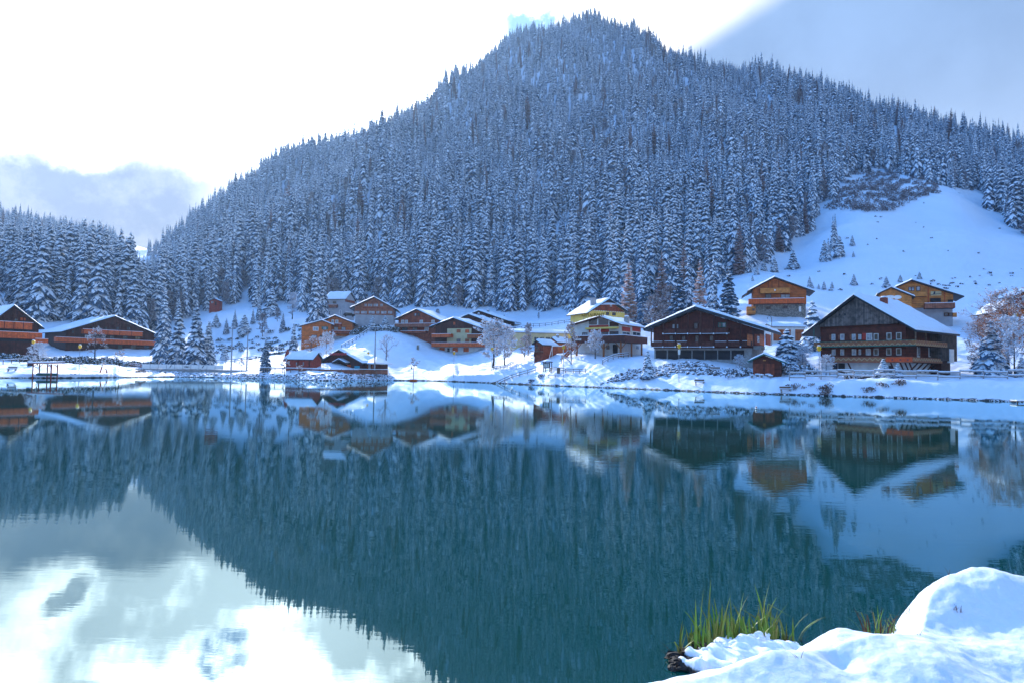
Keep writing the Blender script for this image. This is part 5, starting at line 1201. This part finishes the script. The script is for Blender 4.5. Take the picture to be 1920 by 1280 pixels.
fence('wooden_fence', 'long two-rail wooden fence loaded with snow along the walk before the farmhouse', [(1480, 105.5), (1600, 103.5), (1800, 98.5), (1935, 95.5)], 1.35, (.42, 1.15), .14, 2.75, m=FENCEG, stepped=True, rail_h=.2)
fence('wooden_fence', 'two-rail fence beside the kiosk, running towards the boulder bank', [(1032, 143), (1075, 139), (1098, 137)], 1.0, (.45, .85), .12, 2.0)
fence('wooden_fence', 'old rail fence below the big white tree', [(920, 151), (960, 149), (1004, 147)], 1.1, (.35, .85), .12, 2.0)
fence('wooden_fence', 'short sloping fence beside the twin-stemmed rusty tree', [(925, 158), (963, 168)], 1.0, (.5, .9), .1, 1.8)
fence('wooden_fence', 'sloping rail beside the ramp between the restaurant and the garage chalet', [(1130, 137), (1178, 142)], 1.0, (.5, .95), .12, 1.8)
fence('wooden_fence', 'dark fence along the path above the long cream building', [(945, 222), (1000, 220), (1070, 216)], 1.2, (.5, 1.1), .14, 2.2, GARD)
fence('wooden_fence', 'fence climbing the snow slope below the long-windowed chalet', [(640, 196), (700, 214)], 1.2, (.5, 1.1), .14, 2.2, GARD)
fence('wooden_fence', 'dark boundary fence across the snow slope behind the floodlight masts', [(390, 205), (440, 204), (480, 202)], 1.2, (.6, 1.1), .14, 3, GARD)
fence('wooden_fence', 'rail fence on the lawn in front of the cut-off left chalet', [(-10, 146), (52, 148)], 1.1, (1.0,), .12, 1.6)
fence('wooden_fence', 'reddish rail fence under the drooping firs', [(190, 176), (300, 181), (350, 180), (392, 181)], 1.0, (.5, .95), .12, 2.4, REDW)
fence('wooden_fence', 'low fence rail before the white farmhouse cellar wall', [(1556, 105.8), (1602, 106)], 1.0, (.5, .95), .1, 1.6)
# terrace wall of the snack bar: boards with a snowy handrail
P = [ground(487, 166), ground(560, 160), ground(640, 158.5), ground(705, 162), ground(727, 167)]; zt = at(600, 690, 159).z; O = P[0].copy(); O.z = zt-1.1
o = tag(empty('terrace_fence', O), 'board fence with a snowy handrail round the snack bar terrace', 'fence')
for a, b in zip(P[:-1], P[1:]):
    n = max(1, int((b.xy-a.xy).length/2.6))
    for i in range(n):
        p, q = a.lerp(b, i/n)-O, a.lerp(b, (i+1)/n)-O; e = (q-p).normalized()*.06
        if a.x < P[1].x-.1: 
            MB().bar((p.x+e.x, p.y, .6), (q.x-e.x, q.y, .6), .06, .12).bar((p.x+e.x, p.y, .95), (q.x-e.x, q.y, .95), .06, .14).build('rail', FENCEW, o)
        else: MB().bar((p.x+e.x, p.y+e.y, .42), (q.x-e.x, q.y-e.y, .42), .06, .95).build('board_panel', MIDW, o)
        MB().bar((p.x, p.y, 1.12), (q.x, q.y, 1.12), .22, .16).build('rail_snow', SNOW, o); MB().box(p.x-.07, p.x+.07, p.y-.07, p.y+.07, -2, 1.03).build('post', FENCEW, o)
# banner fence
P0, P1 = ground(266, 171), ground(418, 173); zb = at(340, 691.5, 172).z; O = Vector((P0.x, P0.y, zb)); o = tag(empty('banner_fence', O), 'long white banner fence with thin posts beside the rink', 'fence'); D = (P1-P0); D.z = 0; L = D.length; e = D.normalized()
o.rotation_euler = (0, 0, math.atan2(e.y, e.x)); n = 10
for i in range(n+1): MB().box(L*i/n-.04, L*i/n+.04, -.06, .02, -1.2, 1.35).build('post', METAL, o)
for i in range(n):
    b_ = MB().box(L*i/n+.06, L*(i+1)/n-.06, -.03, .0, .08, 1.22).build('banner', WHITE, o)
    xm = L*(i+.5)/n
    if i in (3, 7): MB().prism([(xm-.25, .35), (xm-.12, .35), (xm+.02, .62), (xm+.22, .85), (xm+.28, 1.05), (xm+.12, 1.1), (xm+.02, .9), (xm-.15, .7)], -.045, -.034).build('skier_emblem', INK, b_)
    if i == 5: letters('Tignes', b_, xm-.62, xm+.62, -.036, .42, .92, INK, depth=.006) if False else letters('Ch\u00e2tel', b_, xm-.62, xm+.62, -.04, .42, .95, INK, depth=.006)
MB().box(-1.5, L+9, -.5, .5, -.75, .02).build('kerb', CONC, o)
# boat shelter
P = ground(84, 129); zr = at(84, 679.5, 129).z-P.z; zb = at(84, 702.5, 129).z-P.z; P.z += zb; zr -= zb
o = tag(empty('boat_shelter', P, .12), 'open shelter with red posts and a flat snowy roof at the water', 'shelter')
for x, y in ((-1.85, -.8), (1.55, -.8), (-.35, 1.3), (.35, 1.3), (1.55, 1.3), (-1.85, 1.3)):
    m = MB().box(x-.08, x+.08, y-.08, y+.08, -.8, zr-.25); s_ = 1 if x < 0 else -1; m.bar((x, y, zr-.9), (x+s_*.6, y, zr-.3), .08, .08); m.build('post', REDW, o)
r = MB().add([(-2.5, -1.5, zr-.28), (2.6, -1.5, zr-.12), (2.6, 2.0, zr-.0), (-2.5, 2.0, zr-.16), (-2.5, -1.5, zr-.1), (2.6, -1.5, zr+.06), (2.6, 2, zr+.18), (-2.5, 2, zr+.02)], [(0, 3, 2, 1), (4, 5, 6, 7), (0, 1, 5, 4), (1, 2, 6, 5), (2, 3, 7, 6), (3, 0, 4, 7)]).build('roof', REDW, o)
MB().add([(-2.45, -1.45, zr-.095), (2.55, -1.45, zr+.065), (2.55, 1.95, zr+.185), (-2.45, 1.95, zr+.025), (-2.4, -1.4, zr+.12), (2.5, -1.4, zr+.28), (2.5, 1.9, zr+.4), (-2.4, 1.9, zr+.24)], [(4, 5, 6, 7), (0, 1, 5, 4), (1, 2, 6, 5), (2, 3, 7, 6), (3, 0, 4, 7)]).build('roof_snow', SNOW, r)
def hull(name, loc, rz, label):
    o = tag(empty(name, loc, rz), label, 'boat'); m = MB(); n = 7; V = []
    for i in range(n):
        t = -1+2*i/(n-1); w = .48*(1-abs(t)**2.5)+.02; V.append([(t*1.3, -w, 0), (t*1.3, -w*.7, .35), (t*1.3, 0, .50-.08*t*t), (t*1.3, w*.7, .35), (t*1.3, w, 0)])
    vs = [p for r_ in V for p in r_]; fs = [(i*5+j, i*5+j+1, i*5+j+6, i*5+j+5) for i in range(n-1) for j in range(4)]
    m.add(vs, fs); m.build('hull', DKGREEN, o, True); MB().bar((-1.1, 0, .5), (1.1, 0, .5), .07, .06).build('keel', WHITE, o)
hull('rowing_boat', P+Vector((-.5, .2, -.1)), .25, 'green upturned rowing boat under the shelter, the nearer of two'); hull('rowing_boat', P+Vector((.9, .8, -.1)), -.3, 'dark green upturned rowing boat leaning under the shelter')
# benches and picnic tables
def bench(px, Y, label, w=1.8, back=True, name='bench', cat='bench', group=None):
    g = ground(px, Y); o = tag(empty(name, g, .05), label, cat, group)
    MB().box(-w/2, w/2, -.2, .2, .42, .47).build('seat', FENCEW, o); MB().box(-w/2, w/2, -.2, .2, .474, .60).build('seat_snow', SNOW, o)
    for x in (-w/2+.2, w/2-.2): MB().box(x-.05, x+.05, -.17, .17, -.2, .418).build('leg', CONC, o)
    if back:
        b_ = MB().box(-w/2, w/2, .22, .26, .62, .88).build('backrest', FENCEW, o); MB().box(-w/2, w/2, .17, .30, .884, .99).build('backrest_snow', SNOW, b_)
        for x in (-w/2+.2, w/2-.2): MB().box(x-.03, x+.03, .262, .30, .2, .86).build('support', FENCEW, o)
bench(1473, 103.2, 'snow-buried bench in front of the small green-edged hut'); bench(1312, 113.5, 'bench on the bank before the brown garage chalet, facing the water'); bench(1342, 117.5, 'bench buried in snow between the boulders and the walk')
bench(906, 150, 'small bench right below the big white tree'); bench(918, 144.5, 'low bench closest to the water near the brown shore bush'); bench(1035, 139, 'low snowy bench on the lower bank before the restaurant', back=False); bench(22, 130, 'snowy bench at the waterside left of the boat shelter')
def picnic(px, Y, label):
    g = ground(px, Y); o = tag(empty('picnic_table', g, .1), label, 'picnic table')
    MB().box(-.9, .9, -.38, .38, .70, .76).build('table_top', FENCEW, o); MB().box(-.9, .9, -.38, .38, .764, .93).build('table_snow', SNOW, o)
    for y in (-.75, .75): MB().box(-.9, .9, y-.14, y+.14, .42, .47).build('seat', FENCEW, o)
    for x in (-.6, .6): MB().bar((x, -.75, .0), (x, -.1, .7), .08, .08).bar((x, .75, 0), (x, .1, .7), .08, .08).box(x-.04, x+.04, -.7, .7, .36, .415).build('leg_frame', FENCEW, o)
picnic(145, 131, 'picnic table on the lawn between boat shelter and rink'); picnic(204, 138, 'larger picnic table near the small round-headed tree'); 
g = ground(191, 136); 
# stone tables by the small hut
def stonetable(px, Y, s, label):
    g = ground(px, Y); o = tag(empty('stone_stool', g), label, 'stone stool', 'round stone stools and table by the small hut')
    MB().tube([(0, 0, -.2), (0, 0, .35*s)], [.18*s, .22*s], 9).build('base', CONC, o); MB().tube([(0, 0, .35*s+.002), (0, 0, .42*s)], [.5*s, .5*s], 12).build('slab', CONC, o)
    MB().blob((0, 0, .42*s+.09), (.5*s, .5*s, .16), 0, random.Random(px), 10, 4, .05).build('snow_cap', SNOW, o, True)
for px, Y, s, l in ((1410, 109, .8, 'snow-capped stone stool nearest the leaning bush tree'), (1420.5, 110, 1.05, 'snow-capped round stone table, the left of two taller ones'), (1428, 108.4, .9, 'snow-capped stone stool in front, between the two stone tables'), (1440, 110, 1.05, 'snow-capped round stone table, the right of two taller ones'), (1445, 108.6, .8, 'snow-capped stone stool closest to the lake fence')): stonetable(px, Y, s, l)
# information kiosk, bins
P = ground(1026.5, 141); P.z = at(1026, 692.5, 141).z; o = tag(empty('notice_kiosk', P, -.5), 'small notice kiosk with a thatch-like roof capped in snow', 'kiosk')
for x, y in ((-.75, -.5), (.75, -.5), (.75, .5), (-.75, .5)): MB().box(x-.07, x+.07, y-.07, y+.07, -.5, 1.62).build('post', FENCEW, o)
bd = MB().box(-.67, .67, -.5, -.42, .35, 1.5).build('notice_board', GARD, o)
for x in (-.4, 0, .4): MB().box(x-.15, x+.15, -.53, -.502, .5, 1.35).build('poster', WHITE, bd)
MB().tube([(0, 0, 1.63), (0, 0, 1.72), (0, 0, 2.0)], [1.3, 1.25, .35], 8).build('roof', DARKW, o); MB().tube([(0, 0, 1.80), (0, 0, 2.02), (0, 0, 2.28)], [1.22, .95, .2], 8).build('roof_snow', SNOW, o)
P = ground(1047, 139); P.z = at(1047, 697, 139).z; o = tag(empty('litter_bin', P), 'brown wooden litter bin with a snow cap beside the star-edged lantern', 'bin'); MB().tube([(0, 0, -.3), (0, 0, .95)], [.34, .36], 8).build('body', FENCEW, o); MB().blob((0, 0, 1.02), (.36, .36, .15), 0, random.Random(3), 9, 4, .04).build('snow_cap', SNOW, o, True)
P = ground(56, 137); o = tag(empty('litter_bin', P), 'dark litter bin on the lawn left of the boat shelter', 'bin'); MB().box(-.35, .35, -.3, .3, -.2, .95).build('body', GARD, o); MB().box(-.36, .36, -.31, .31, .953, 1.1).build('snow_cap', SNOW, o)
P = ground(783.5, 199); o = tag(empty('stone_pillar', P), 'little stone pillar standing alone on the snow slope', 'pillar'); MB().box(-.35, .35, -.3, .3, -.3, 1.4).build('shaft', STONE, o); MB().blob((0, 0, 1.5), (.42, .38, .2), 0, random.Random(3), 9, 4, .05).build('snow_cap', SNOW, o, True)
# planter
P = ground(775, 165); o = tag(empty('planter_box', P), 'orange wooden planter box on the snow near the water', 'planter'); MB().box(-.85, .85, -.55, .55, -.3, .5).build('box', RAILO, o); MB().box(-.8, .8, -.5, .5, .502, .58).build('snow_fill', SNOW, o)
# swing and slide between the log huts and the terrace
P = ground(1036, 146); o = tag(empty('swing_frame', P, .1), 'white snow-lined swing frame in front of the log huts', 'swing'); zt = at(1036, 648.5, 146).z-P.z; m = MB()
m.bar((-.2, 0, zt), (2.5, 0, zt), .12, .12); m.bar((-.1, 0, zt), (-1.3, -.3, -.1), .09, .09); m.bar((-.1, 0, zt), (-.05, .5, -.1), .09, .09); m.bar((2.4, 0, zt), (2.5, .6, -.1), .09, .09); m.bar((2.4, 0, zt), (2.5, -.6, -.1), .09, .09); m.build('frame', WHITE, o)
MB().box(-.3, 2.6, -.09, .09, zt+.063, zt+.16).build('snow_line', SNOW, o)
P = ground(1058, 145); o = tag(empty('playground_slide', P, .2), 'small blue-grey slide beside the swing frame', 'slide'); MB().bar((-.6, 0, 1.7), (1.6, 0, .1), .45, .08).bar((-.6, .2, 1.7), (-.7, .2, -.2), .08, .08).bar((-.6, -.2, 1.7), (-.7, -.2, -.2), .08, .08).bar((-1, 0, 1.7), (-.5, 0, 1.75), .5, .08).build('chute', METAL, o)
MB().bar((-.55, 0, 1.78), (1.55, 0, .2), .3, .08).build('chute_snow', SNOW, o)
for px, y0_, y1_, w, l in ((190, 666, 686, 1.0, 'tall leaning red and white pole on the playground lawn'), (198, 681, 688, -1.0, 'short slanting red pole beside the tall leaning one'), (297, 662, 680, 1.0, 'leaning curved pole at the start of the reddish rail fence')):
    P = ground(px-3*w, 150 if px < 250 else 176); H_ = size_for(px, y0_, y1_, P.y); o = tag(empty('leaning_pole', P), l, 'pole'); MB().tube([(0, 0, -.3), (.35*w*H_*.5, 0, H_*.55), (.35*w*H_*.8, 0, H_*.93), (.35*w*H_+.25*w, 0, H_)], [.16, .15, .14, .12], 8).build('pole', REDW, o); MB().tube([(.35*w*H_*.5, -.1, H_*.57), (.35*w*H_*.8, -.1, H_*.95), (.35*w*H_+.27*w, -.1, H_+.05)], [.11, .11, .1], 7).build('pole_snow', WHITE, o)
# duck on the water, landing stage
P = onz(1418, 766.5); o = tag(empty('duck', P, 1.2), 'white-sided duck floating alone on the lake', 'duck')
m = MB(); m.tube([(-.24, 0, .05), (-.18, 0, .08), (-.05, 0, .09), (.1, 0, .08), (.18, 0, .09), (.21, 0, .17), (.23, 0, .24), (.28, 0, .26), (.33, 0, .25)], [.01, .06, .11, .10, .06, .04, .05, .045, .01], 10); m.build('body', WHITE, o, True)
MB().tube([(.31, 0, .25), (.38, 0, .24)], [.02, .008], 6).build('bill', LANT, o); MB().tube([(-.2, 0, .13), (-.02, 0, .17), (.08, 0, .15)], [.01, .075, .02], 8).build('wing', BROWNW, o, True)
P = onz(1916, 755); o = tag(empty('landing_stage', P, -.2), 'small wooden landing stage at the water by the picture edge', 'landing stage')
MB().box(-1.0, 3.0, -.8, .9, .22, .3).build('deck', FENCEW, o); MB().box(-.95, 2.95, -.75, .85, .304, .42).build('deck_snow', SNOW, o)
for x in (-.8, 1, 2.8): MB().tube([(x, -.6, -1.0), (x, -.6, .22)], .08, 6).build('pile', FENCEW, o)
# car behind the long-windowed chalet
P = ground(654, 226); P.z = at(654, 594, 226).z; o = tag(empty('parked_car', P, .3), 'dark parked car under snow beside the long-windowed chalet', 'car')
MB().add([(-2, -.85, .35), (2, -.85, .35), (2.05, -.85, .85), (1.1, -.8, .95), (.6, -.7, 1.4), (-1.2, -.7, 1.42), (-1.9, -.8, .95), (-2.05, -.85, .8)]+[(-2, .85, .35), (2, .85, .35), (2.05, .85, .85), (1.1, .8, .95), (.6, .7, 1.4), (-1.2, .7, 1.42), (-1.9, .8, .95), (-2.05, .85, .8)], [tuple(range(8)), tuple(range(15, 7, -1))]+[((i+1) % 8, i, i+8, (i+1) % 8+8) for i in range(8)]).build('body', GARD, o)
MB().box(-1.15, .5, -.82, -.72, .98, 1.32).build('window', GLASS, o); MB().box(-1.2, .55, -.68, .68, 1.425, 1.62).build('roof_snow', SNOW, o)
for x in (-1.25, 1.25):
    for y in (-.86, .7): MB().tube([(x, y, .33), (x, y+.18, .33)], .33, 12).build('wheel', GARD, o)

# ------------------------------------------------------------------ rocks, hedges, brush
def scatter(name, label, cat, items, m, rng, nq=6, kq=4, j=.28, smooth=False):
    mb = MB()
    for x, y, z, r in items: mb.blob((x, y, z), (r*rng.uniform(.8, 1.4), r*rng.uniform(.7, 1.1), r*rng.uniform(.55, .9)), 0, rng, nq, kq, j)
    o = mb.build(name, m, None, smooth); kind(o, 'stuff'); return tag(o, label, cat)
rg = random.Random(4)
it = []
for _ in range(520):                                   # boulder bank under the garage chalet
    px = rg.uniform(1125, 1372); t = rg.random(); Yb = np.interp(px, [1125, 1300, 1372], [129, 119.5, 113]); Y = Yb+t*4.6; q = ground(px, Y)
    if px < 1180 and t > (px-1110)/90: continue
    it.append((q.x, Y, q.z+.02, rg.uniform(.18, .5)))
scatter('boulder_bank', 'bank of snow-capped boulders between the walk and the garage chalet', 'boulders', it, ROCK, rg)
it = []
for _ in range(760):                                   # rocky edge of the spit
    px = rg.uniform(405, 735); u = onz(px, 705).x/onz(px, 705).y; s = float(np.interp(u, UG, YK[1])); t = rg.random()**1.3*(6 if px > 560 else 4); q = ground(px, s+t-.3)
    it.append((q.x, q.y, max(q.z, .05)-.02, rg.uniform(.15, .5)))
scatter('shore_rocks', 'dark snow-capped rocks piled along the spit below the snack bar', 'rocks', it, ROCK, rg)
it = []
for _ in range(300):
    px = rg.uniform(265, 410); s = 171; q = ground(px, s-7*rg.random()); it.append((q.x, q.y, q.z, rg.uniform(.15, .42)))
scatter('shore_rocks', 'broken rock edge below the white banner fence', 'rocks', it, ROCK, rg)
it = []
for _ in range(520):                                   # stones and snow lumps at the water line of the long bank
    px = rg.uniform(-200, 2150)
    if 405 < px < 735: continue
    u = onz(px, 720).x/onz(px, 720).y; s = float(np.interp(u, UG, YK[1])); q = ground(px, s+rg.uniform(-.15, .7)); it.append((q.x, q.y, max(q.z, .03), rg.uniform(.08, .22)))
scatter('shore_stones', 'small snowy stones along the water line', 'stones', it, ROCK, rg)
def bushes(name, label, cat, spots, m, rng, nleaf=60, leaf=.16, flat=.75):
    mb = MB()
    for x, y, z, R in spots:
        for _ in range(int(nleaf*R*R)+8):
            a, e_ = rng.uniform(0, 6.28), math.asin(rng.uniform(-.1, 1)); r = R*rng.uniform(.55, 1.05)
            c = Vector((x+r*math.cos(a)*math.cos(e_), y+r*math.sin(a)*math.cos(e_), z+r*flat*math.sin(e_))); s = leaf*rng.uniform(.6, 1.4)
            n = Vector((rng.gauss(0, 1), rng.gauss(0, 1), rng.gauss(.6, 1))).normalized(); uu = n.orthogonal().normalized()*s; vv = n.cross(uu)*rng.uniform(.5, 1)
            if n.z < 0: vv = -vv
            mb.add([c-uu, c-vv, c+uu, c+vv], [(0, 1, 2, 3)])
        for _ in range(5):
            a = rng.uniform(0, 6.28); mb.tube([(x, y, z-.2), (x+R*.7*math.cos(a), y+R*.7*math.sin(a), z+R*flat*.8)], [.04, .015], 3, 0, False)
    o = mb.build(name, m, None); kind(o, 'stuff'); return tag(o, label, cat)
def line_spots(pts, n, R, rng, jit=1.0):
    out = []
    for i in range(n):
        t = rng.random()*(len(pts)-1); k = int(t); f = t-k; px = pts[k][0]*(1-f)+pts[k+1][0]*f; Y = pts[k][1]*(1-f)+pts[k+1][1]*f+rng.uniform(-jit, jit); q = ground(px, Y); out.append((q.x, q.y, q.z, R*rng.uniform(.6, 1.3)))
    return out
bushes('hedge', 'long snow-covered hedge below the two left chalets', 'hedge', line_spots([(-60, 158), (60, 163), (150, 168), (230, 178), (300, 190)], 120, 1.5, rg, 4), BUSH, rg, 46, .24)
bushes('hedge', 'dark clipped hedge line on the slope left of the orange twin-gabled chalet', 'hedge', line_spots([(466, 205), (545, 212)], 26, .8, rg, .6), BUSH, rg, 60, .2)
bushes('shrubs', 'snow-loaded shrubs in front of the long-windowed chalet', 'shrubs', line_spots([(664, 214), (742, 213)], 34, 1.6, rg, 1.5), BUSH, rg, 40, .26)
bushes('shrubs', 'frosted shrubs and low bushes on the slope behind the floodlight masts', 'shrubs', line_spots([(385, 238), (480, 240), (570, 232)], 60, 1.4, rg, 16), BUSH, rg, 30, .26)
bushes('shrubs', 'snow-covered shrubs between the garage chalet and the small hut', 'shrubs', line_spots([(1370, 113.5), (1400, 114)], 20, 1.2, rg, 1.5)+line_spots([(1462, 116), (1515, 114)], 26, 1.7, rg, 2)+line_spots([(1590, 104.6), (1640, 104.4)], 14, .8, rg, .4), snowtop('white_bush', (.05, .05, .05), (.12, .10, .10), -.2, .25, scale=1.0), rg, 50, .2)
bushes('shrubs', 'snowy shrubs beside the notice kiosk', 'shrubs', line_spots([(992, 142), (998, 142)], 4, .8, rg, .3)+line_spots([(1012, 142), (1018, 142)], 4, .8, rg, .3), MATS['white_bush'], rg, 60, .18)
bushes('shore_bush', 'brown dry bush at the water left of the long bank', 'bush', line_spots([(806, 165), (822, 160)], 8, 1.1, rg, .5), snowtop('brown_bush', (.12, .06, .04), (.22, .12, .08), .6, 1.0), rg, 90, .10, .9)
bushes('shore_bush', 'brown dry reeds and brambles hanging over the right bank', 'bush', line_spots([(1475, 104), (1545, 101), (1560, 101)], 18, .7, rg, .6)+line_spots([(1620, 99), (1700, 97)], 14, .6, rg, .6)+line_spots([(255, 160), (272, 162)], 5, 1.0, rg, .5), MATS['brown_bush'], rg, 80, .10, .8)
# brown brush patch and stubble on the open meadow
spots = []
for _ in range(520):
    px, py = rg.uniform(1545, 1760), rg.uniform(318, 398)
    if inpoly(np.array([px]), np.array([py]), [(1545, 392), (1560, 365), (1610, 318), (1690, 322), (1755, 345), (1758, 362), (1700, 382), (1640, 410), (1600, 398)])[0]: q = hit(px, py, 200, 600); spots.append((q.x, q.y, q.z, rg.uniform(1.2, 2.4)))
bushes('brush', 'brown leafless brush patch at the top of the meadow', 'brush', spots, BRUSH, rg, 22, .28, 1.2)
spots = []
for _ in range(80):
    px, py = rg.uniform(1470, 1920), 590-235*rg.random()
    if not inpoly(np.array([px]), np.array([py]), OPEN[0])[0]: continue
    if rg.random() > .5: px, py = rg.uniform(1560, 1900), rg.uniform(510, 545)
    q = hit(px, py, 150, 600); spots.append((q.x, q.y, q.z, rg.uniform(.2, .75)))
bushes('meadow_scrub', 'dots of low scrub poking through the meadow snow', 'scrub', spots, MATS['white_bush'], rg, 40, .26, .8)
YF = [(1562, 402, 470, 1.0), (1566, 398, 452, .9), (1553, 443, 490, 1.0), (1574, 442, 482, .9), (1546, 450, 488, .8), (1598, 441, 461, .8), (1600, 471, 482, .8), (1487, 468, 505, 1.0), (1452, 482, 510, .9), (1419, 496, 515, .9), (1432, 486, 508, .9), (1411, 516, 527, .8),
      (1662, 518, 540, 1.1), (1688, 515, 530, 1.1), (1724, 510, 523, 1.1), (1560, 528, 541, .9), (1523, 530, 541, .9), (1535, 532, 542, .9), (1545, 527, 543, .9), (1601, 514, 535, 1.0), (1518, 518, 538, .8), (1559, 270, 358, 1.2), (1526, 290, 372, 1.0)]
for i, (px, t_, b_, w) in enumerate(YF):
    q = hit(px, b_, 150, 600); s = (at(px, t_, q.y).z-q.z)
    if s < .5: continue
    me, h0, tk = (FIR_MID[i % 5], 24, TRK[0]) if b_-t_ > 40 else (PINE_ME, 10, TRK10)
    where = 'on the open meadow' if b_ > 440 else 'at the top left of the meadow'
    if b_ > 512: where = 'on the slope just above the hill chalets'
    tree('young_fir', me, tk, q, s/h0, i*1.3, '%s fir %s, %s from the left' % ('small' if b_-t_ < 25 else 'free-standing', where, ORD[sorted([f[0] for f in YF if (f[2] > 512) == (b_ > 512) and (f[2] > 440) == (b_ > 440) and (f[2]-f[1] < 25) == (b_-t_ < 25)]).index(px)]), 'fir tree', 'young firs scattered over the meadow', w*1.15)
# ------------------------------------------------------------------ reeds and tussocks at the near bank
rg = random.Random(12)
def bz(x, y): return float(bank(np.array([x]), np.array([y]))[0])
def blade(mb, x, y, z, h, a, lean, w, m, kink=0.0):
    pts = []; n = 6
    for i in range(n+1):
        t = i/n; r = lean*h*t**1.8; zz = z+h*(t-.35*abs(lean)*t**2.2)
        if kink and t > .65: zz -= kink*h*(t-.65)**1.0*2.2; r += kink*h*(t-.65)*1.4
        pts.append(Vector((x+r*math.cos(a), y+r*math.sin(a), zz)))
    k = len(mb.v)
    for i, p in enumerate(pts):
        t = i/n; ww = w*(1-t**2.2)+.0008; u = Vector((math.cos(a+1.3), math.sin(a+1.3)*.3, 0)).normalized()*ww
        mb.v.extend([tuple(p-u), tuple(p+Vector((0, -ww*.5, 0))), tuple(p+u)])
    for i in range(n):
        b = k+3*i; mb.f.extend([(b, b+1, b+4, b+3), (b+1, b+2, b+5, b+4)]); mb.mi.extend([m, m])
mb = MB()
for _ in range(175):
    px = rg.choice([rg.gauss(1355, 22), rg.gauss(1432, 20), rg.uniform(1275, 1480), rg.gauss(1340, 45)]); px = min(max(px, 1275), 1492); py = rg.uniform(1196, 1236)-(px-1275)*.10
    q = onz(px, py, .05); h = rg.uniform(.24, .50)*(1.15 if 1300 < px < 1450 else .8)
    if rg.random() < .08: h *= 1.45
    blade(mb, q.x, q.y, q.z-.1, h, rg.uniform(-.7, 3.8), abs(rg.gauss(.0, .28)), rg.uniform(.012, .020), 0, .6 if rg.random() < .12 else 0)
for px, h, a, l in ((1311, .92, 0, .06), (1425, .98, .2, .16), (1437, .95, 0, .02), (1372, .86, .2, .3), (1480, .55, .1, .55), (1496, .52, .1, .8), (1500, .50, .05, .75), (1386, .72, .1, .18)):
    q = onz(px, 1215-(px-1300)*.12, .05); blade(mb, q.x, q.y, q.z-.1, h*.88, a, l, .018, 0, .7 if px == 1437 else 0)
for _ in range(110):
    px = rg.uniform(1256, 1330) if rg.random() < .6 else rg.uniform(1320, 1500); q = onz(px, rg.uniform(1225, 1250)-(px-1256)*.12, 0); blade(mb, q.x, q.y, q.z-.12, rg.uniform(.10, .34), rg.uniform(0, 6.28), rg.uniform(.1, .7), rg.uniform(.004, .008), 1)
o = mb.build('reeds', [REEDG, REEDB]); kind(o, 'stuff'); tag(o, 'clump of green and brown reeds standing in the snow at the water edge', 'reeds')
mb = MB()
for _ in range(46):
    px = rg.uniform(1622, 1702); q = onz(px, rg.uniform(1168, 1190), .22); blade(mb, q.x, q.y, q.z-.12, rg.uniform(.18, .44), rg.uniform(0, 6.28), rg.uniform(.05, .7), rg.uniform(.005, .010), 0 if rg.random() < .55 else 1, .5 if rg.random() < .3 else 0)
o = mb.build('reeds', [REEDG, REEDB]); kind(o, 'stuff'); tag(o, 'thin yellowing reed tuft at the left foot of the round snow mound', 'reeds')
mb = MB()
for px, py, n in ((1497, 1236, 4), (1740, 1085, 5), (1775, 1078, 4), (1790, 1145, 7), (1800, 1150, 5), (1700, 1150, 10), (1725, 1190, 3)):
    for _ in range(n):
        q = None
        for Y in np.arange(5, 11, .03):
            d = ray(px+rg.uniform(-5, 5), py); x = d.x/d.y*Y; z = CH+d.z/d.y*Y
            if bz(x, Y) >= z: q = (x, Y, bz(x, Y)); break
        if q: blade(mb, q[0], q[1], q[2]-.02, rg.uniform(.05, .14), rg.uniform(0, 6.28), rg.uniform(.1, .9), .002, 1)
o = mb.build('grass_stalks', [REEDG, REEDB]); kind(o, 'stuff'); tag(o, 'single dry grass stalks poking out of the near snow', 'grass')
# dark root mat carrying the reeds, snow lumps on it
mb = MB()
for _ in range(175):
    px = rg.choice((rg.uniform(1258, 1330), rg.uniform(1258, 1440))); q = onz(px, rg.uniform(1226, 1256)-(px-1268)*.14, 0); r = rg.uniform(.02, .07); mb.blob((q.x, q.y, rg.uniform(-.05, .05)), (r*1.4, r, r*.8), 0, rg, 6, 4, .45)
o = mb.build('root_mat', MUD); kind(o, 'stuff'); tag(o, 'dark tangled root mat of the reed clump at the water', 'root mat')
mb = MB()
for _ in range(40):
    px = rg.uniform(1300, 1460); py = rg.uniform(1200, 1236)-(px-1305)*.14; q = onz(px, py, .14); r = rg.uniform(.015, .045); mb.blob((q.x, q.y, bz(q.x, q.y)+.01), (r*1.25, r, r*rg.uniform(.5, .9)), 0, rg, 9, 6, .3)
o = mb.build('snow_lumps', SOFT, None, True); kind(o, 'stuff'); tag(o, 'lumpy snow caught among the reed stems', 'snow')
md = o.modifiers.new('join', 'REMESH'); md.mode = 'VOXEL'; md.voxel_size = .009; md.use_smooth_shade = True
sm_ = o.modifiers.new('soft', 'SMOOTH'); sm_.iterations = 3; sm_.factor = .5
# ------------------------------------------------------------------ winter air
hz = bpy.data.materials.new('haze'); hz.use_nodes = True; t = hz.node_tree; t.nodes.clear()
ho = t.nodes.new('ShaderNodeOutputMaterial'); pv = t.nodes.new('ShaderNodeVolumePrincipled')
pv.inputs['Color'].default_value = (.42, .66, 1, 1); pv.inputs['Density'].default_value = .00014; pv.inputs['Anisotropy'].default_value = .45
t.links.new(pv.outputs[0], ho.inputs['Volume'])
kind(MB().box(-1500, 1700, -80, 1500, -8, 640).build('haze', hz), 'stuff')
S.cycles.volume_step_rate = 5; S.cycles.volume_max_steps = 32
